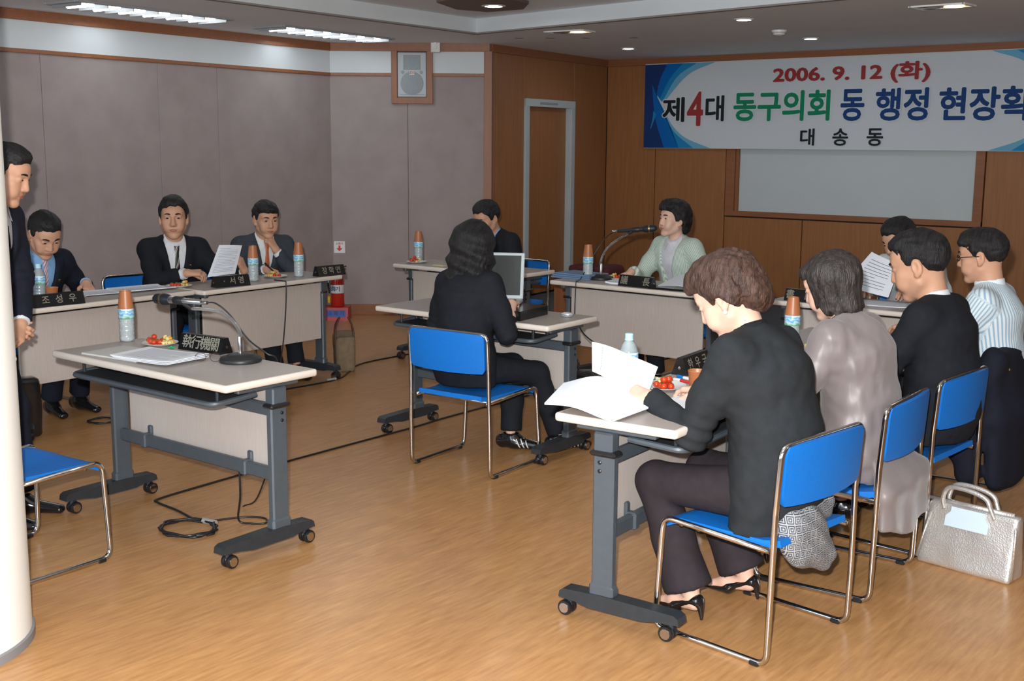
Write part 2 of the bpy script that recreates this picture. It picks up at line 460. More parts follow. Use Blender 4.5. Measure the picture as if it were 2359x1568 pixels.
# far wall: panels around the recessed white board
X = lambda x: x - PC_[0]
mb = MB(); WF.box(mb, -.2, WF.L + .2, 0, 2.6, -.25, -.06); wf = struct('wall_far', mb, DARK)
RECT = [(X(-7.381), X(-6.751), 0, 2.44), (X(-6.751), X(-5.905), 0, 2.44), (X(-3.325), X(-2.35), 0, 2.44), (X(-2.35), X(-1.4), 0, 2.44), (X(-1.4), X(0), 0, 2.44), (X(0), WF.L, 0, 2.44),
        (X(-5.905), X(-5.042), 0, .888), (X(-5.042), X(-4.18), 0, .888), (X(-4.18), X(-3.325), 0, .888), (X(-5.905), X(-3.325), 1.98, 2.44)]
for a, b, z0, z1 in RECT:
    mb = MB(); WF.box(mb, a + .005, b - .005, z0, z1 - .004, -.06, 0, .003); part('panel', mb, WOOD, wf)
mb = MB(); WF.box(mb, 0, WF.L, 2.435, 2.515, 0, .02); struct('trim_7', mb, WOODX)
bd = thing('white_board', 'wide grey-white projection board set in a wood-framed recess of the far wall', 'board', (-4.62, 10.93, .95))
mb = MB()
for a, b, z0, z1 in ((-5.90, -5.80, .897, 1.97), (-3.412, -3.33, .897, 1.97), (-5.90, -3.33, .897, .948), (-5.90, -3.33, 1.88, 1.97)): WF.box(mb, X(a), X(b), z0, z1, -.055, .006 if z1 < 1 else .005)
part('frame', mb, WOODX, bd, loc=(4.62, -10.93, -.95))
mb = MB(); WF.box(mb, X(-5.80), X(-5.762), .945, 1.9, -.055, -.01); part('inner_bead', mb, WOODT, bd, loc=(4.62, -10.93, -.95))
mb = MB(); WF.box(mb, X(-5.765), X(-3.41), .946, 1.9, -.05, -.034); part('board_face', mb, mat('board_white', (.50, .55, .56), .55, var=.015, scale=2.), bd, loc=(4.62, -10.93, -.95))

mb = MB(); mb.box((3.4, 4.3, 1.3), (.2, 14.2, 2.6), .002); struct('wall_right', mb, FABRIC)
mb = MB()
for a, b in ((-9.7, -6.85), (-4.35, -2.85), (-.35, .35), (2.85, 3.7)): mb.box(((a + b) / 2, -2.5, 1.3), (b - a, .2, 2.6), .002)
mb.box((-3, -2.5, .42), (13.4, .198, .84), .002); mb.box((-3, -2.5, 2.40), (13.4, .198, .4), .002); struct('wall_back', mb, WHITE)
GLOW = mat('window_daylight', (.6, .7, .8), .3, emit=(.62, .80, 1), estr=1.2)
for i, x in enumerate((-5.6, -1.6, 1.6)):  # unseen windows added to supply cool daylight, their panes made to glow
    wn = link('window_%d' % (i + 1), None, None, (x, -2.5, 1.55)); wn['kind'] = 'structure'
    mb = MB()
    for sx in (-1, 0, 1): mb.box((sx * 1.22, .02, 0), (.06, .1, 1.45), .004)
    for sz in (-1, 1): mb.box((0, .02, sz * .70), (2.5, .1, .06), .004)
    part('window_frame', mb, WHITEP, wn)
    for sx in (-1, 1): mb = MB(); mb.box((sx * .61, -.02, 0), (1.16, .012, 1.35), .002); part('pane', mb, GLOW, wn)

# round white pillar in the near left
mb = MB(); mb.lathe([(.35, .0), (.35, 2.52)], 64); pil = struct('pillar', mb, mat('pillar_paint', (.86, .88, .85), .5, var=.015, scale=2.), 60, loc=(-3.735, 1.635, 0))
mb = MB(); mb.lathe([(.358, 0), (.358, .028), (.352, .032)], 64); part('base_ring', mb, mat('ring_grey', (.22, .22, .23), .6), pil)
mb = MB(); mb.lathe([(.352, 2.42), (.395, 2.42), (.395, 2.506)], 48); part('top_collar', mb, WOODX, pil)

# ------------------------------------------------------------------ ceiling fixtures
LAMP = mat('lamp_glow', (1, 1, 1), .5, emit=(.9, .97, 1), estr=14.)
LAMPW = mat('lamp_warm', (1, 1, 1), .5, emit=(1, .62, .3), estr=9.)
REFL = mat('reflector', (.75, .78, .8), .25, 1.)
GREYM = mat('fixture_grey', (.30, .31, .32), .5)


def troffer(loc, rz, label):
    t = thing('ceiling_light', label, 'light', loc, rz, 'fluorescent troffers in the ceiling')
    mb = MB()
    for sx in (-1, 1): mb.box((sx * .165, 0, -.006), (.03, 1.36, .016), .003)
    for sy in (-1, 1): mb.box((0, sy * .665, -.006), (.3, .03, .016), .003)
    part('frame', mb, GREYM, t)
    mb = MB(); mb.grid(lambda u, v: ((u - .5) * .31, (v - .5) * 1.3, -.002 + .03 * 0), 2, 2); part('reflector', mb, REFL, t)
    for k in range(7):
        mb = MB(); mb.box((0, -.63 + k * .21, -.016), (.3, .008, .028), .001); part('louver', mb, GREYM, t)
    for k in range(6):
        mb = MB(); mb.tube([(-.13, -.525 + k * .21, -.014), (.13, -.525 + k * .21, -.014)], .013, 10); part('tube', mb, LAMP, t)
    return t


t1 = troffer((-7.35, 5.10, CEILZ), R_(5), 'long louvred fluorescent light in the ceiling, the one nearer the top left corner')
t2 = troffer((-7.52, 6.98, CEILZ), R_(5), 'long louvred fluorescent light in the ceiling nearer the wall speaker')
for x, y in ((-5.5, -.6), (-2.2, -.6), (1.2, -.6), (2.4, 4.2), (2.4, 8.4)):  # fixture copies added out of view for the hidden ceiling lights
    dup(t1, (x, y, CEILZ), 0, 'louvred fluorescent light of the ceiling behind or beside the photographer')


def downlight(loc, label, r=.062):
    t = thing('downlight', label, 'light', loc, 0, 'round ceiling downlights')
    mb = MB(); mb.lathe([(r * .8, .0), (r * 1.18, .0), (r * 1.2, -.004), (r * .86, -.008), (r * .8, .0)], 24, cap0=False, cap1=False); part('rim', mb, WHITEP, t)
    mb = MB(); mb.lathe([(0.001, -.004), (r * .82, -.004)], 24); part('lamp', mb, LAMP, t); return t


downlight((-6.308, 9.697, CEILZ), 'round lit downlight in the ceiling above the wooden door wall, leftmost of the front ones')
downlight((-4.18, 7.943, CEILZ), 'round lit downlight in the ceiling next to the tray edge, right of the heat lamp')
downlight((-4.445, 9.654, CEILZ), 'round lit downlight in the ceiling just above the banner')
downlight((-5.656, 6.893, 2.60), 'round lit downlight in the brown plate on the raised ceiling', .075)
mb = MB(); mb.prism([(-5.86, 6.50), (-6.04, 6.92), (-5.96, 7.19), (-5.62, 7.20), (-5.36, 6.93), (-5.30, 6.62), (-5.50, 6.35)][::-1], 2.598, 2.622)
pl = tag(part('ceiling_plate', mb, mat('plate_brown', (.16, .11, .085), .6)), 'dark brown cut-out plate on the raised ceiling around a downlight', 'plate')


def heatlamp(loc, rz, label):
    t = thing('twin_downlight', label, 'light', loc, rz, 'rectangular twin downlights')
    mb = MB()
    for sx in (-1, 1): mb.box((sx * .175, 0, -.004), (.02, .2, .012), .002)
    for sy in (-1, 1): mb.box((0, sy * .09, -.004), (.36, .02, .012), .002)
    part('frame', mb, WHITEP, t)
    mb = MB(); mb.box((0, 0, -.001), (.33, .16, .004), .001); part('back_plate', mb, GREYM, t)
    for sx in (-1, 1):
        mb = MB(); mb.lathe([(.02, -.003), (.06, -.01), (.066, -.012)], 18, c=(sx * .08, 0, 0), cap1=False); part('lamp', mb, LAMPW if sx > 0 else REFL, t)
    return t


heatlamp((-5.768, 7.997, CEILZ), R_(5), 'rectangular twin downlight with one warm lamp lit, left of the round downlights')
heatlamp((-2.75, 7.92, CEILZ), R_(-3), 'rectangular twin downlight with a warm lamp lit, above the right end of the banner')
t = thing('smoke_detector', 'small round white smoke detector on the ceiling between two downlights', 'detector', (-4.354, 8.868, CEILZ))
mb = MB(); mb.lathe([(.06, 0), (.06, -.012), (.05, -.02), (.045, -.034), (.02, -.042), (.001, -.043)], 24); part('housing', mb, WHITEP, t)
mb = MB(); mb.lathe([(.052, -.019), (.052, -.023)], 24, cap0=False, cap1=False); part('vent_ring', mb, GREYM, t)
# emergency light on the cornice
t = thing('emergency_light', 'small white box with two round lamps on the cornice left of the wooden post', 'light', WC.p(.985, 2.43, .05))
k = MB(); k.box((0, .03, .055), (.085, .06, .13), .006); mb = MB(); mb.add(k.v[0] @ WC.M.T, [f[::-1] for f in k.f] if WC.flip else k.f); part('housing', mb, mat('off_white', (.66, .66, .62), .5), t)
for z in (.035, .075):
    mb = MB(); mb.sphere(WC.M @ np.array([.0, .064, z]), .016, 10, 6); part('lamp', mb, mat('lens_clear', (.85, .88, .9), .08), t)

# wall loudspeaker in a wooden surround on the chamfer
u0, u1 = .575, .955
t = thing('wall_speaker', 'grey-white loudspeaker in a square wooden surround high on the angled wall', 'speaker', WC.p(.765, 1.965, 0))
lt = tuple(-np.array(t.location))
mb = MB()
for bx in ((u0, u0 + .055, 1.965, 2.44, 0, .05), (u1 - .055, u1, 1.965, 2.44, 0, .05), (u0, u1, 1.965, 2.02, 0, .051)): WC.box(mb, *bx)
part('surround', mb, WOODT, t, loc=lt)
GR = mat('speaker_grey', (.40, .44, .46), .5); GR2 = mat('speaker_mesh', (.27, .31, .33), .7, var=.12, scale=140)
mb = MB(); WC.box(mb, u0 + .058, u1 - .058, 2.025, 2.425, .0, .045, .006); sb = part('cabinet', mb, GR, t, loc=lt)
mb = MB(); WC.box(mb, u0 + .112, u1 - .112, 2.27, 2.40, .045, .049, .002); part('horn_grille', mb, GR2, sb)
mb = MB(); mb.lathe([(.105, 0), (.105, .004), (.098, .006)], 28, M=np.array([WC.M[:, 0], WC.M[:, 2], WC.M[:, 1]]).T, t=WC.p(.765, 2.148, .045)); part('woofer_grille', mb, GR2, sb)
for s_ in (-1, 1):
    mb = MB(); mb.lathe([(.016, 0), (.016, .004)], 14, M=np.array([WC.M[:, 0], WC.M[:, 2], WC.M[:, 1]]).T, t=WC.p(.765 + s_ * .085, 2.247, .045)); part('port', mb, GR2, sb)
mb = MB(); WC.box(mb, u0 + .075, u1 - .075, 2.045, 2.05, .045, .049, .001); part('seam_line', mb, GREYM, sb)
mb = MB(); WC.box(mb, .765 - .022, .765 + .022, 2.222, 2.262, .049, .053, .001); lg = part('badge', mb, mat('badge_white', (.6, .56, .55), .5), sb)
d_ = WC.d; nn = WC.n
text('EV', .034, mat('badge_red', (.45, .12, .1), .5), sb, m4((d_[0], d_[1], 0), (0, 0, 1), (nn[0], nn[1], 0), WC.p(.765, 2.242, .0535)), name='badge_mark', bold=.001)

# fire extinguisher notice on the corner of the walls
t = thing('extinguisher_sign', 'small square white sign with a red arrow pointing down on the wall corner', 'sign', WC.p(.07, .64, .02))
lt = tuple(-np.array(t.location))
mb = MB(); WC.box(mb, .02, .123, .585, .695, .018, .022, .001); part('plate', mb, mat('sign_white', (.70, .72, .73), .5), t, loc=lt)
RED = mat('sign_red', (.55, .035, .02), .5)
ar = [(-.009, .06), (.009, .06), (.009, .035), (.03, .035), (0, .006), (-.03, .035), (-.009, .035)]
M_ = np.array([[d_[0], 0, nn[0]], [d_[1], 0, nn[1]], [0, 1, 0]])
mb = MB(); mb.prism(ar, 0, .0015, M=M_, t=WC.p(.0715, .596, .022)); part('arrow', mb, RED, t, loc=lt)
o = text('소화기', .026, RED, t, m4((d_[0], d_[1], 0), (0, 0, 1), (nn[0], nn[1], 0), WC.p(.0715, .672, .0225) - np.array(t.location)), bold=.0006)

# old tape marks left on the ceiling
for x, y, a in ((-6.50, 8.27, 5), (-6.28, 8.42, 20), (-6.02, 8.58, 0), (-5.66, 8.78, 10)):
    mb = MB(); mb.box((0, 0, 0), (.075, .035, .0016), .0004); o = part('tape_mark', mb, mat('tape_brown', (.20, .13, .09), .7), bpy.data.objects['ceiling'], 35, loc=(x, y, CEILZ - .0008), rz=R_(a))

# ------------------------------------------------------------------ folding tables
TOPM = mat('table_laminate', (.40, .355, .325), .38, var=.03, scale=60., stretch=(1, 1, 1))
EDGE = mat('table_edge', (.68, .62, .55), .45)
PANELM = mat('modesty_laminate', (.47, .42, .385), .6, col2=(.52, .47, .435), scale=14., stretch=(18, 18, .7), detail=5)
STEEL = mat('table_steel', (.085, .105, .125), .42, .25, var=.04, scale=30)
STEELD = mat('table_steel_dark', (.03, .036, .042), .5, .2, var=.1, scale=30)
RUBB = mat('caster_black', (.012, .012, .014), .35)
TL, TD, TH = 1.18, .458, .72


def make_table(label):
    t = thing('folding_table', label, 'table', (0, 0, 0), 0, 'wheeled folding tables of the meeting square')
    mb = MB(); mb.box((0, 0, TH - .014), (TL - .024, TD - .024, .028), .002); part('table_top', mb, TOPM, t)
    prof = [(-.012, -.014), (-.003, -.0135), (.001, -.009), (.002, 0), (.001, .009), (-.003, .0135), (-.012, .0139)]
    cs = []
    for cx_, cy_, a0 in ((1, 1, 0), (-1, 1, 90), (-1, -1, 180), (1, -1, 270)):
        for k in range(4):
            a = R_(a0 + 30 * k); cs.append((cx_ * (TL / 2 - .015), cy_ * (TD / 2 - .015), math.cos(a), math.sin(a)))
    V = []; n = len(prof); F = []
    for x, y, c, s in cs:
        for o, z in prof: V.append((x + c * (.013 + o), y + s * (.013 + o), TH - .014 + z))
    for i in range(len(cs)):
        j = (i + 1) % len(cs)
        for k in range(n - 1): F.append((i * n + k, j * n + k, j * n + k + 1, i * n + k + 1))
    mb = MB(); mb.add(V, F); part('edge_band', mb, EDGE, t, 50)
    for sx in (-1, 1):
        x = sx * .535
        mb = MB(); mb.box((x, .055, .345), (.034, .08, .52), .006); mb.box((x - sx * .0, .055, .115), (.046, .094, .05), .008); leg = part('leg', mb, STEEL, t)
        mb = MB(); mb.box((x, .055, .632), (.05, .072, .075), .006); mb.box((x - sx * .012, .02, .678), (.03, .30, .024), .004); part('bracket', mb, STEEL, leg)
        mb = MB(); mb.box((x + sx * .008, .05, .598), (.06, .10, .018), .007); part('fold_handle', mb, RUBB, leg)
        for z in (.565, .535):
            mb = MB(); mb.lathe([(.007, 0), (.007, .003), (.004, .005)], 10, M=np.array([[0, 0, sx], [0, 1, 0], [-sx, 0, 0]]), t=(x + sx * .017, .068, z)); part('bolt', mb, RUBB, leg)
        # foot bar with rounded ends
        k = []; 
        pr = [(-.245, .068), (-.24, .09), (-.225, .099), (-.1, .102), (.055, .105), (.13, .102), (.20, .099), (.212, .09), (.217, .068), (.15, .062), (.10, .052), (-.10, .052), (-.16, .062)]
        mb = MB(); mb.prism(pr, -.029, .029, M=np.array([[0, 0, 1], [1, 0, 0], [0, 1, 0]]), t=(x, 0, 0)); foot = part('foot_bar', mb, STEELD, t, 40)
        for y in (-.203, .187):
            mb = MB(); mb.tube([(x, y, .075), (x, y, .05)], .009); mb.box((x, y + .006, .047), (.016, .03, .02), .004); c = part('caster', mb, STEELD, foot)
            for o in (-.014, .014):
                mb = MB(); mb.lathe([(.012, -.009), (.0245, -.009), (.0268, -.005), (.0268, .005), (.0245, .009), (.012, .009)], 18, M=np.array([[0, 0, 1], [0, 1, 0], [-1, 0, 0]]), t=(x + o, y + .01, .0268), mi=0)
                mb.lathe([(.018, -.0105), (.018, .0105)], 12, M=np.array([[0, 0, 1], [0, 1, 0], [-1, 0, 0]]), t=(x + o, y + .01, .0268), mi=1); part('wheel', mb, [RUBB, CHROME], c)
    mb = MB(); mb.box((0, .055, .312), (1.04, .026, .055), .006); part('stretcher', mb, STEEL, t)
    mb = MB(); mb.box((0, .05, .575), (1.04, .026, .05), .006); part('upper_beam', mb, STEEL, t)
    mb = MB(); mb.box((0, .092, .472), (1.0, .016, .385), .003); mp_ = part('modesty_panel', mb, PANELM, t)
    for x in (-.34, .34):
        mb = MB(); mb.box((x, .078, .35), (.028, .016, .05), .005); mb.box((x, .058, .312), (.036, .05, .062), .006); part('panel_clip', mb, STEEL, mp_)
    # tray under the top
    mb = MB(); mb.box((0, -.10, .634), (.93, .19, .006), .002); sh = part('under_shelf', mb, STEELD, t)
    mb = MB(); mb.tube(fillet([(-.48, .0, .640), (-.48, -.205, .628), (.48, -.205, .628), (.48, .0, .640)], .05, 6), .011, 8); part('shelf_rail', mb, STEEL, sh)
    mb = MB()
    for x in (-.45, .45): mb.box((x, -.03, .665), (.018, .03, .05), .003); mb.box((x, -.16, .66), (.014, .012, .06), .003)
    part('shelf_hanger', mb, STEELD, sh)
    return t


TABS = {}
def put(key, loc, rz, label):
    TABS[key] = make_table(label) if not TABS else dup(next(iter(TABS.values())), (0, 0, 0), 0, label)
    TABS[key].location = loc; TABS[key].rotation_euler = (0, 0, rz)


put('A', (-4.073, 2.926, 0), R_(0), 'grey folding table with the near gooseneck microphone, in front of the standing man')
put('C', (-4.051, 4.861, 0), R_(1.2), 'grey folding table carrying the open laptop in the middle of the square')
put('B', (-2.118, 3.74, 0), R_(94.0), 'grey folding table in front of the brown-haired woman, its casters nearest the camera')
put('B2', (-2.20, 4.93, 0), R_(94.0), 'grey folding table between the man in glasses and the nameplates on the right row')
put('D1', (-6.145, 3.80, 0), R_(-88.3), 'grey folding table at which the man with the pink striped tie reads')
put('D2', (-6.110, 4.99, 0), R_(-88.3), 'grey folding table at which the man in grey holds his hand to his mouth')
put('E', (-5.60, 6.59, 0), R_(180), 'grey folding table of the man sitting behind the laptop by the angled wall')
put('F', (-4.075, 6.505, 0), R_(180), 'grey folding table with a microphone in front of the woman in pale green')
put('G', (-2.51, 6.55, 0), R_(180), 'grey folding table of the man in white reading below the board')

# ------------------------------------------------------------------ stacking chairs
BLUE = mat('chair_blue', (.0, .15, .56), .55, var=.04, scale=90., bump=.08, bscale=400.)
CW = .231


def make_chair(label):
    t = thing('stacking_chair', label, 'chair', (0, 0, 0), 0, 'blue stacking chairs')
    mb = MB()
    def side(sx):
        x = sx * CW
        return [(x * .93, .205, .372), (x * .97, .235, .385), (x * 1.03, .235, .20), (x * 1.05, .225, .011), (x * 1.05, -.215, .011), (x * 1.05, -.220, .25), (x * 1.03, -.222, .50), (x * 1.03, -.236, .712)]
    L_ = side(-1); Rr = side(1)
    pts = L_[1:] + Rr[1:][::-1]
    P = [(-CW * .9, -.20, .372)] + [(-CW * .96, .195, .388)] + L_[1:] + Rr[1:][::-1] + [(CW * .96, .195, .388), (CW * .9, -.20, .372)]
    P = [(-CW * .93, -.21, .37), (-CW * .95, .22, .388)] + L_[3:] + Rr[3:][::-1] + [(CW * .95, .22, .388), (CW * .93, -.21, .37)]
    mb.tube(fillet(P, .042, 6), .0105, 8)
    mb.tube([(-CW * .94, .15, .375), (CW * .94, .15, .375)], .008, 6); mb.tube([(-CW * .93, -.15, .365), (CW * .93, -.15, .365)], .008, 6)
    fr = part('frame', mb, CHROME, t, 180)
    for sx in (-1, 1):
        for y in (-.175, .18):
            mb = MB(); mb.box((sx * CW * 1.05, y, .008), (.026, .036, .016), .004); part('glide', mb, RUBB, t)
    def seat(u, v):
        x = (u - .5) * 2; y = -.215 + .44 * v; wdt = .205 - .012 * (1 - v) ; e = abs(x) ** 4
        z = .398 - .014 * (1 - x * x) * (.4 + .6 * math.sin(math.pi * min(1, v * 1.0))) - .02 * max(0, (v - .85) / .15) ** 2 + .012 * max(0, (.15 - v) / .15) - .006 * e
        return (x * wdt, y, z)
    mb = MB(); mb.grid(seat, 14, 14, th=.022); part('seat', mb, BLUE, t, 50)
    def back(u, v):
        x = (u - .5) * 2; z = .525 + .185 * v; wdt = .224
        cx = 1.0 if .12 < v < .9 else 1 - .06 * ((.12 - v) / .12 if v <= .12 else (v - .9) / .1) ** 2
        y = -.222 - .012 * v - .022 * (1 - x * x) + .0
        return (-x * wdt * cx, y + .0, z + .008 * (1 - x * x) * (1 if v > .5 else -1) * abs(v - .5) * 2)
    mb = MB(); mb.grid(back, 14, 10, th=.016); bk = part('backrest', mb, BLUE, t, 50)
    for sx in (-1, 1):
        for v in (.14, .86):
            p_ = back(.5 + sx * .44, v); mb = MB(); mb.sphere((p_[0], p_[1] - .003, p_[2]), (.006, .003, .006), 8, 6); part('screw', mb, CHROME, bk)
    return t


CH = {}
def chair(key, x, y, deg, label):
    CH[key] = make_chair(label) if not CH else dup(next(iter(CH.values())), (0, 0, 0), 0, label)
    CH[key].location = (x, y, 0); CH[key].rotation_euler = (0, 0, R_(deg))


chair('A', -4.20, 2.262, 3, 'empty blue chair with chrome sled legs, cut by the white pillar')
chair('W5', -3.79, 4.49, 4, 'blue chair under the woman typing at the laptop')
chair('W7', -1.72, 3.49, 83, 'blue chair of the brown-haired woman, the one nearest the camera')
chair('W8', -1.72, 4.17, 93, 'blue chair of the woman in the silvery lilac jacket')
chair('M9', -1.71, 4.79, 86, 'blue chair of the broad man in the black jacket on the right row')
chair('M10', -1.765, 5.47, 93, 'blue chair hidden under the navy jacket')
chair('M1', -6.72, 3.74, -86, 'blue chair of the man with the pink tie')
chair('M2', -6.77, 4.68, -95, 'blue chair beside the man with the black striped tie, its back showing left of him')
chair('M3', -6.72, 5.42, -90, 'blue chair of the man in the grey suit')
chair('M4', -5.72, 7.14, 180, 'blue chair of the man by the wooden door')
chair('W6', -4.02, 7.12, 178, 'blue chair of the woman in pale green')
chair('M11', -2.62, 7.15, 180, 'blue chair of the man in white below the board')

# ------------------------------------------------------------------ implicit-surface modeller (smooth unions, meshed by surface nets)
def nrm(v):
    v = np.asarray(v, float); return v / (np.linalg.norm(v) + 1e-12)


class Field:
    def __init__(s): s.ops = []; s.lo_ = np.full(3, 1e9); s.hi_ = np.full(3, -1e9)

    def _bb(s, p, r): s.lo_ = np.minimum(s.lo_, np.asarray(p, float) - r); s.hi_ = np.maximum(s.hi_, np.asarray(p, float) + r)

    def rc(s, a, b, ra, rb, k=.02, op='u', cut=False, cuta=False):
        a = np.asarray(a, float); b = np.asarray(b, float); ab = b - a; L2 = ab @ ab + 1e-12
        def f(P):
            t = np.clip(((P - a) @ ab) / L2, 0, 1); q = P - a - t[:, None] * ab
            d = np.sqrt((q * q).sum(1)) - (ra + (rb - ra) * t)
            if cut: d = np.maximum(d, ((P - b) @ ab) / math.sqrt(L2))
            if cuta: d = np.maximum(d, -((P - a) @ ab) / math.sqrt(L2))
            return d
        if op == 'u': s._bb(a, ra); s._bb(b, rb)
        s.ops.append((op, f, k, (a + b) / 2, math.sqrt(L2) / 2 + max(ra, rb))); return s

    def lo(s, a, b, wa, wb, u, k=.03, op='u', cut=False):
        """capsule with elliptic section: half-width w[0] along u, half-depth w[1]"""
        a = np.asarray(a, float); b = np.asarray(b, float); ab = b - a; L2 = ab @ ab + 1e-12; u = np.asarray(u, float); u = nrm(u - ab * (u @ ab) / L2)
        def f(P):
            t = np.clip(((P - a) @ ab) / L2, 0, 1); q = P - a - t[:, None] * ab
            w0 = wa[0] + (wb[0] - wa[0]) * t; w1 = wa[1] + (wb[1] - wa[1]) * t
            x = q @ u; q2 = np.maximum((q * q).sum(1) - x * x, 0)
            k0 = np.sqrt((x / w0) ** 2 + q2 / w1 ** 2); k1 = np.sqrt((x / w0 ** 2) ** 2 + q2 / w1 ** 4) + 1e-9
            d = np.where(k0 < .05, -np.minimum(w0, w1), k0 * (k0 - 1) / k1)
            if cut: d = np.maximum(d, ((P - b) @ ab) / math.sqrt(L2))
            return d
        if op == 'u': s._bb(a, max(wa)); s._bb(b, max(wb))
        s.ops.append((op, f, k, (a + b) / 2, math.sqrt(L2) / 2 + max(max(wa), max(wb)))); return s

    def el(s, c, r, k=.01, op='u', M=None):
        c = np.asarray(c, float); r = np.asarray(r, float); Mx = np.eye(3) if M is None else np.asarray(M, float)   # columns: axes
        def f(P):
            q = (P - c) @ Mx; k0 = np.sqrt(((q / r) ** 2).sum(1)); k1 = np.sqrt(((q / r ** 2) ** 2).sum(1)) + 1e-9
            return np.where(k0 < .05, -r.min(), k0 * (k0 - 1) / k1)
        if op == 'u': s._bb(c, r.max())
        s.ops.append((op, f, k, c, r.max())); return s

    def bx(s, c, h, rad=.01, k=.01, op='u', M=None):
        c = np.asarray(c, float); h = np.asarray(h, float); Mx = np.eye(3) if M is None else np.asarray(M, float)
        def f(P):
            q = np.abs((P - c) @ Mx) - (h - rad); return np.sqrt((np.maximum(q, 0) ** 2).sum(1)) + np.minimum(q.max(1), 0) - rad
        if op == 'u': s._bb(c, np.linalg.norm(h))
        s.ops.append((op, f, k, c, np.linalg.norm(h))); return s

    def fn(s, f): s.ops.append(('f', f, 0, None, None)); return s

    def plane(s, p, n):
        p = np.asarray(p, float); n = nrm(n); return s.fn(lambda P, d: np.maximum(d, (P - p) @ n))

    def ev(s, P):
        d = np.full(len(P), 1.0)
        for op, f, k, c, r in s.ops:
            if op == 'f': d = f(P, d); continue
            m = ((P - c) ** 2).sum(1) < (r + .12) ** 2
            if not m.any(): continue
            g = f(P[m]); dm = d[m]
            if op == 'u':
                h = np.maximum(k - np.abs(dm - g), 0) / max(k, 1e-6); dm = np.minimum(dm, g) - h * h * k * .25
            elif op == 's':
                h = np.maximum(k - np.abs(dm + g), 0) / max(k, 1e-6); dm = np.maximum(dm, -g) + h * h * k * .25
            d[m] = dm
        return d


def polygonize(F, h, pad=.02, lo=None, hi=None, ev=None):
    ev = ev or F.ev
    lo = (F.lo_ if lo is None else np.asarray(lo, float)) - pad; hi = (F.hi_ if hi is None else np.asarray(hi, float)) + pad
    B = 4; nb = np.ceil((hi - lo) / (h * B)).astype(int) + 1; n = nb * B + 1
    cc = np.stack(np.meshgrid(*[lo[i] + (np.arange(nb[i]) + .5) * h * B for i in range(3)], indexing='ij'), -1).reshape(-1, 3)
    dc = ev(cc); act = (np.abs(dc) < h * B * 2.1).reshape(nb)
    D = np.ones(n, np.float32); sg = np.where(dc.reshape(nb) < 0, -1., 1.)
    D[:-1, :-1, :-1] = sg.repeat(B, 0).repeat(B, 1).repeat(B, 2); 
    A = np.zeros(n, bool); bi = np.argwhere(act)
    off = np.stack(np.meshgrid(*[np.arange(B + 1)] * 3, indexing='ij'), -1).reshape(-1, 3)
    idx = (bi[:, None, :] * B + off[None]).reshape(-1, 3); A[idx[:, 0], idx[:, 1], idx[:, 2]] = True
    fi = np.argwhere(A); D[A] = ev(lo + fi * h)
    return surfnets(D, lo, h)


def surfnets(D, lo, h):
    I = D < 0; n = np.array(D.shape)
    c = [(i, j, k) for i in (0, 1) for j in (0, 1) for k in (0, 1)]
    cnt = np.zeros(n - 1, np.int8)
    for i, j, k in c: cnt += I[i:n[0] - 1 + i, j:n[1] - 1 + j, k:n[2] - 1 + k]
    cells = np.argwhere((cnt > 0) & (cnt < 8))
    ids = np.full(n - 1, -1, np.int32); ids[cells[:, 0], cells[:, 1], cells[:, 2]] = np.arange(len(cells))
    acc = np.zeros((len(cells), 3)); num = np.zeros(len(cells))
    val = {o: D[cells[:, 0] + o[0], cells[:, 1] + o[1], cells[:, 2] + o[2]].astype(float) for o in c}
    for a in range(3):
        for o in c:
            if o[a]: continue
            o2 = list(o); o2[a] = 1; o2 = tuple(o2); v0, v1 = val[o], val[o2]; m = (v0 < 0) != (v1 < 0)
            t = np.where(m, v0 / np.where(m, v0 - v1, 1), 0); p = np.tile(np.array(o, float), (len(cells), 1)); p[:, a] = t
            acc += p * m[:, None]; num += m
    V = lo + (cells + acc / num[:, None]) * h
    Q = []
    for a in range(3):
        b, d = (a + 1) % 3, (a + 2) % 3
        s0 = [slice(None)] * 3; s1 = [slice(None)] * 3; s0[a] = slice(0, -1); s1[a] = slice(1, None)
        i0, i1 = I[tuple(s0)], I[tuple(s1)]; e = np.argwhere(i0 != i1)
        e = e[(e[:, b] > 0) & (e[:, d] > 0) & (e[:, b] < n[b] - 1) & (e[:, d] < n[d] - 1)]
        q = []
        for ob, od in ((-1, -1), (0, -1), (0, 0), (-1, 0)):
            f = e.copy(); f[:, b] += ob; f[:, d] += od; q.append(ids[f[:, 0], f[:, 1], f[:, 2]])
        q = np.stack(q, 1); inside = I[e[:, 0], e[:, 1], e[:, 2]]; q[~inside] = q[~inside][:, ::-1]; Q.append(q)
    Q = np.concatenate(Q); Q = Q[(Q >= 0).all(1)]
    return V, Q


def quads_mesh(name, parts, mats, origin=(0, 0, 0), smooth=True):
    """parts: list of (V, Q, material index)"""
    V = np.concatenate([p[0] for p in parts]) - np.asarray(origin, float); o = 0; Qs = []; mi = []
    for v, q, m_ in parts:
        Qs.append(q + o); mi.append(np.full(len(q), m_)); o += len(v)
    Q = np.concatenate(Qs).astype(np.int32); mi = np.concatenate(mi).astype(np.int32)
    me = bpy.data.meshes.new(name); me.vertices.add(len(V)); me.vertices.foreach_set('co', V.astype(np.float32).ravel())
    me.loops.add(Q.size); me.loops.foreach_set('vertex_index', Q.ravel()); me.polygons.add(len(Q))
    me.polygons.foreach_set('loop_start', np.arange(0, Q.size, 4, dtype=np.int32)); me.polygons.foreach_set('loop_total', np.full(len(Q), 4, np.int32))
    me.polygons.foreach_set('material_index', mi); me.polygons.foreach_set('use_smooth', np.full(len(Q), smooth))
    for m_ in (mats if isinstance(mats, (list, tuple)) else [mats]): me.materials.append(m_)
    me.update(calc_edges=True); me.validate(); return me


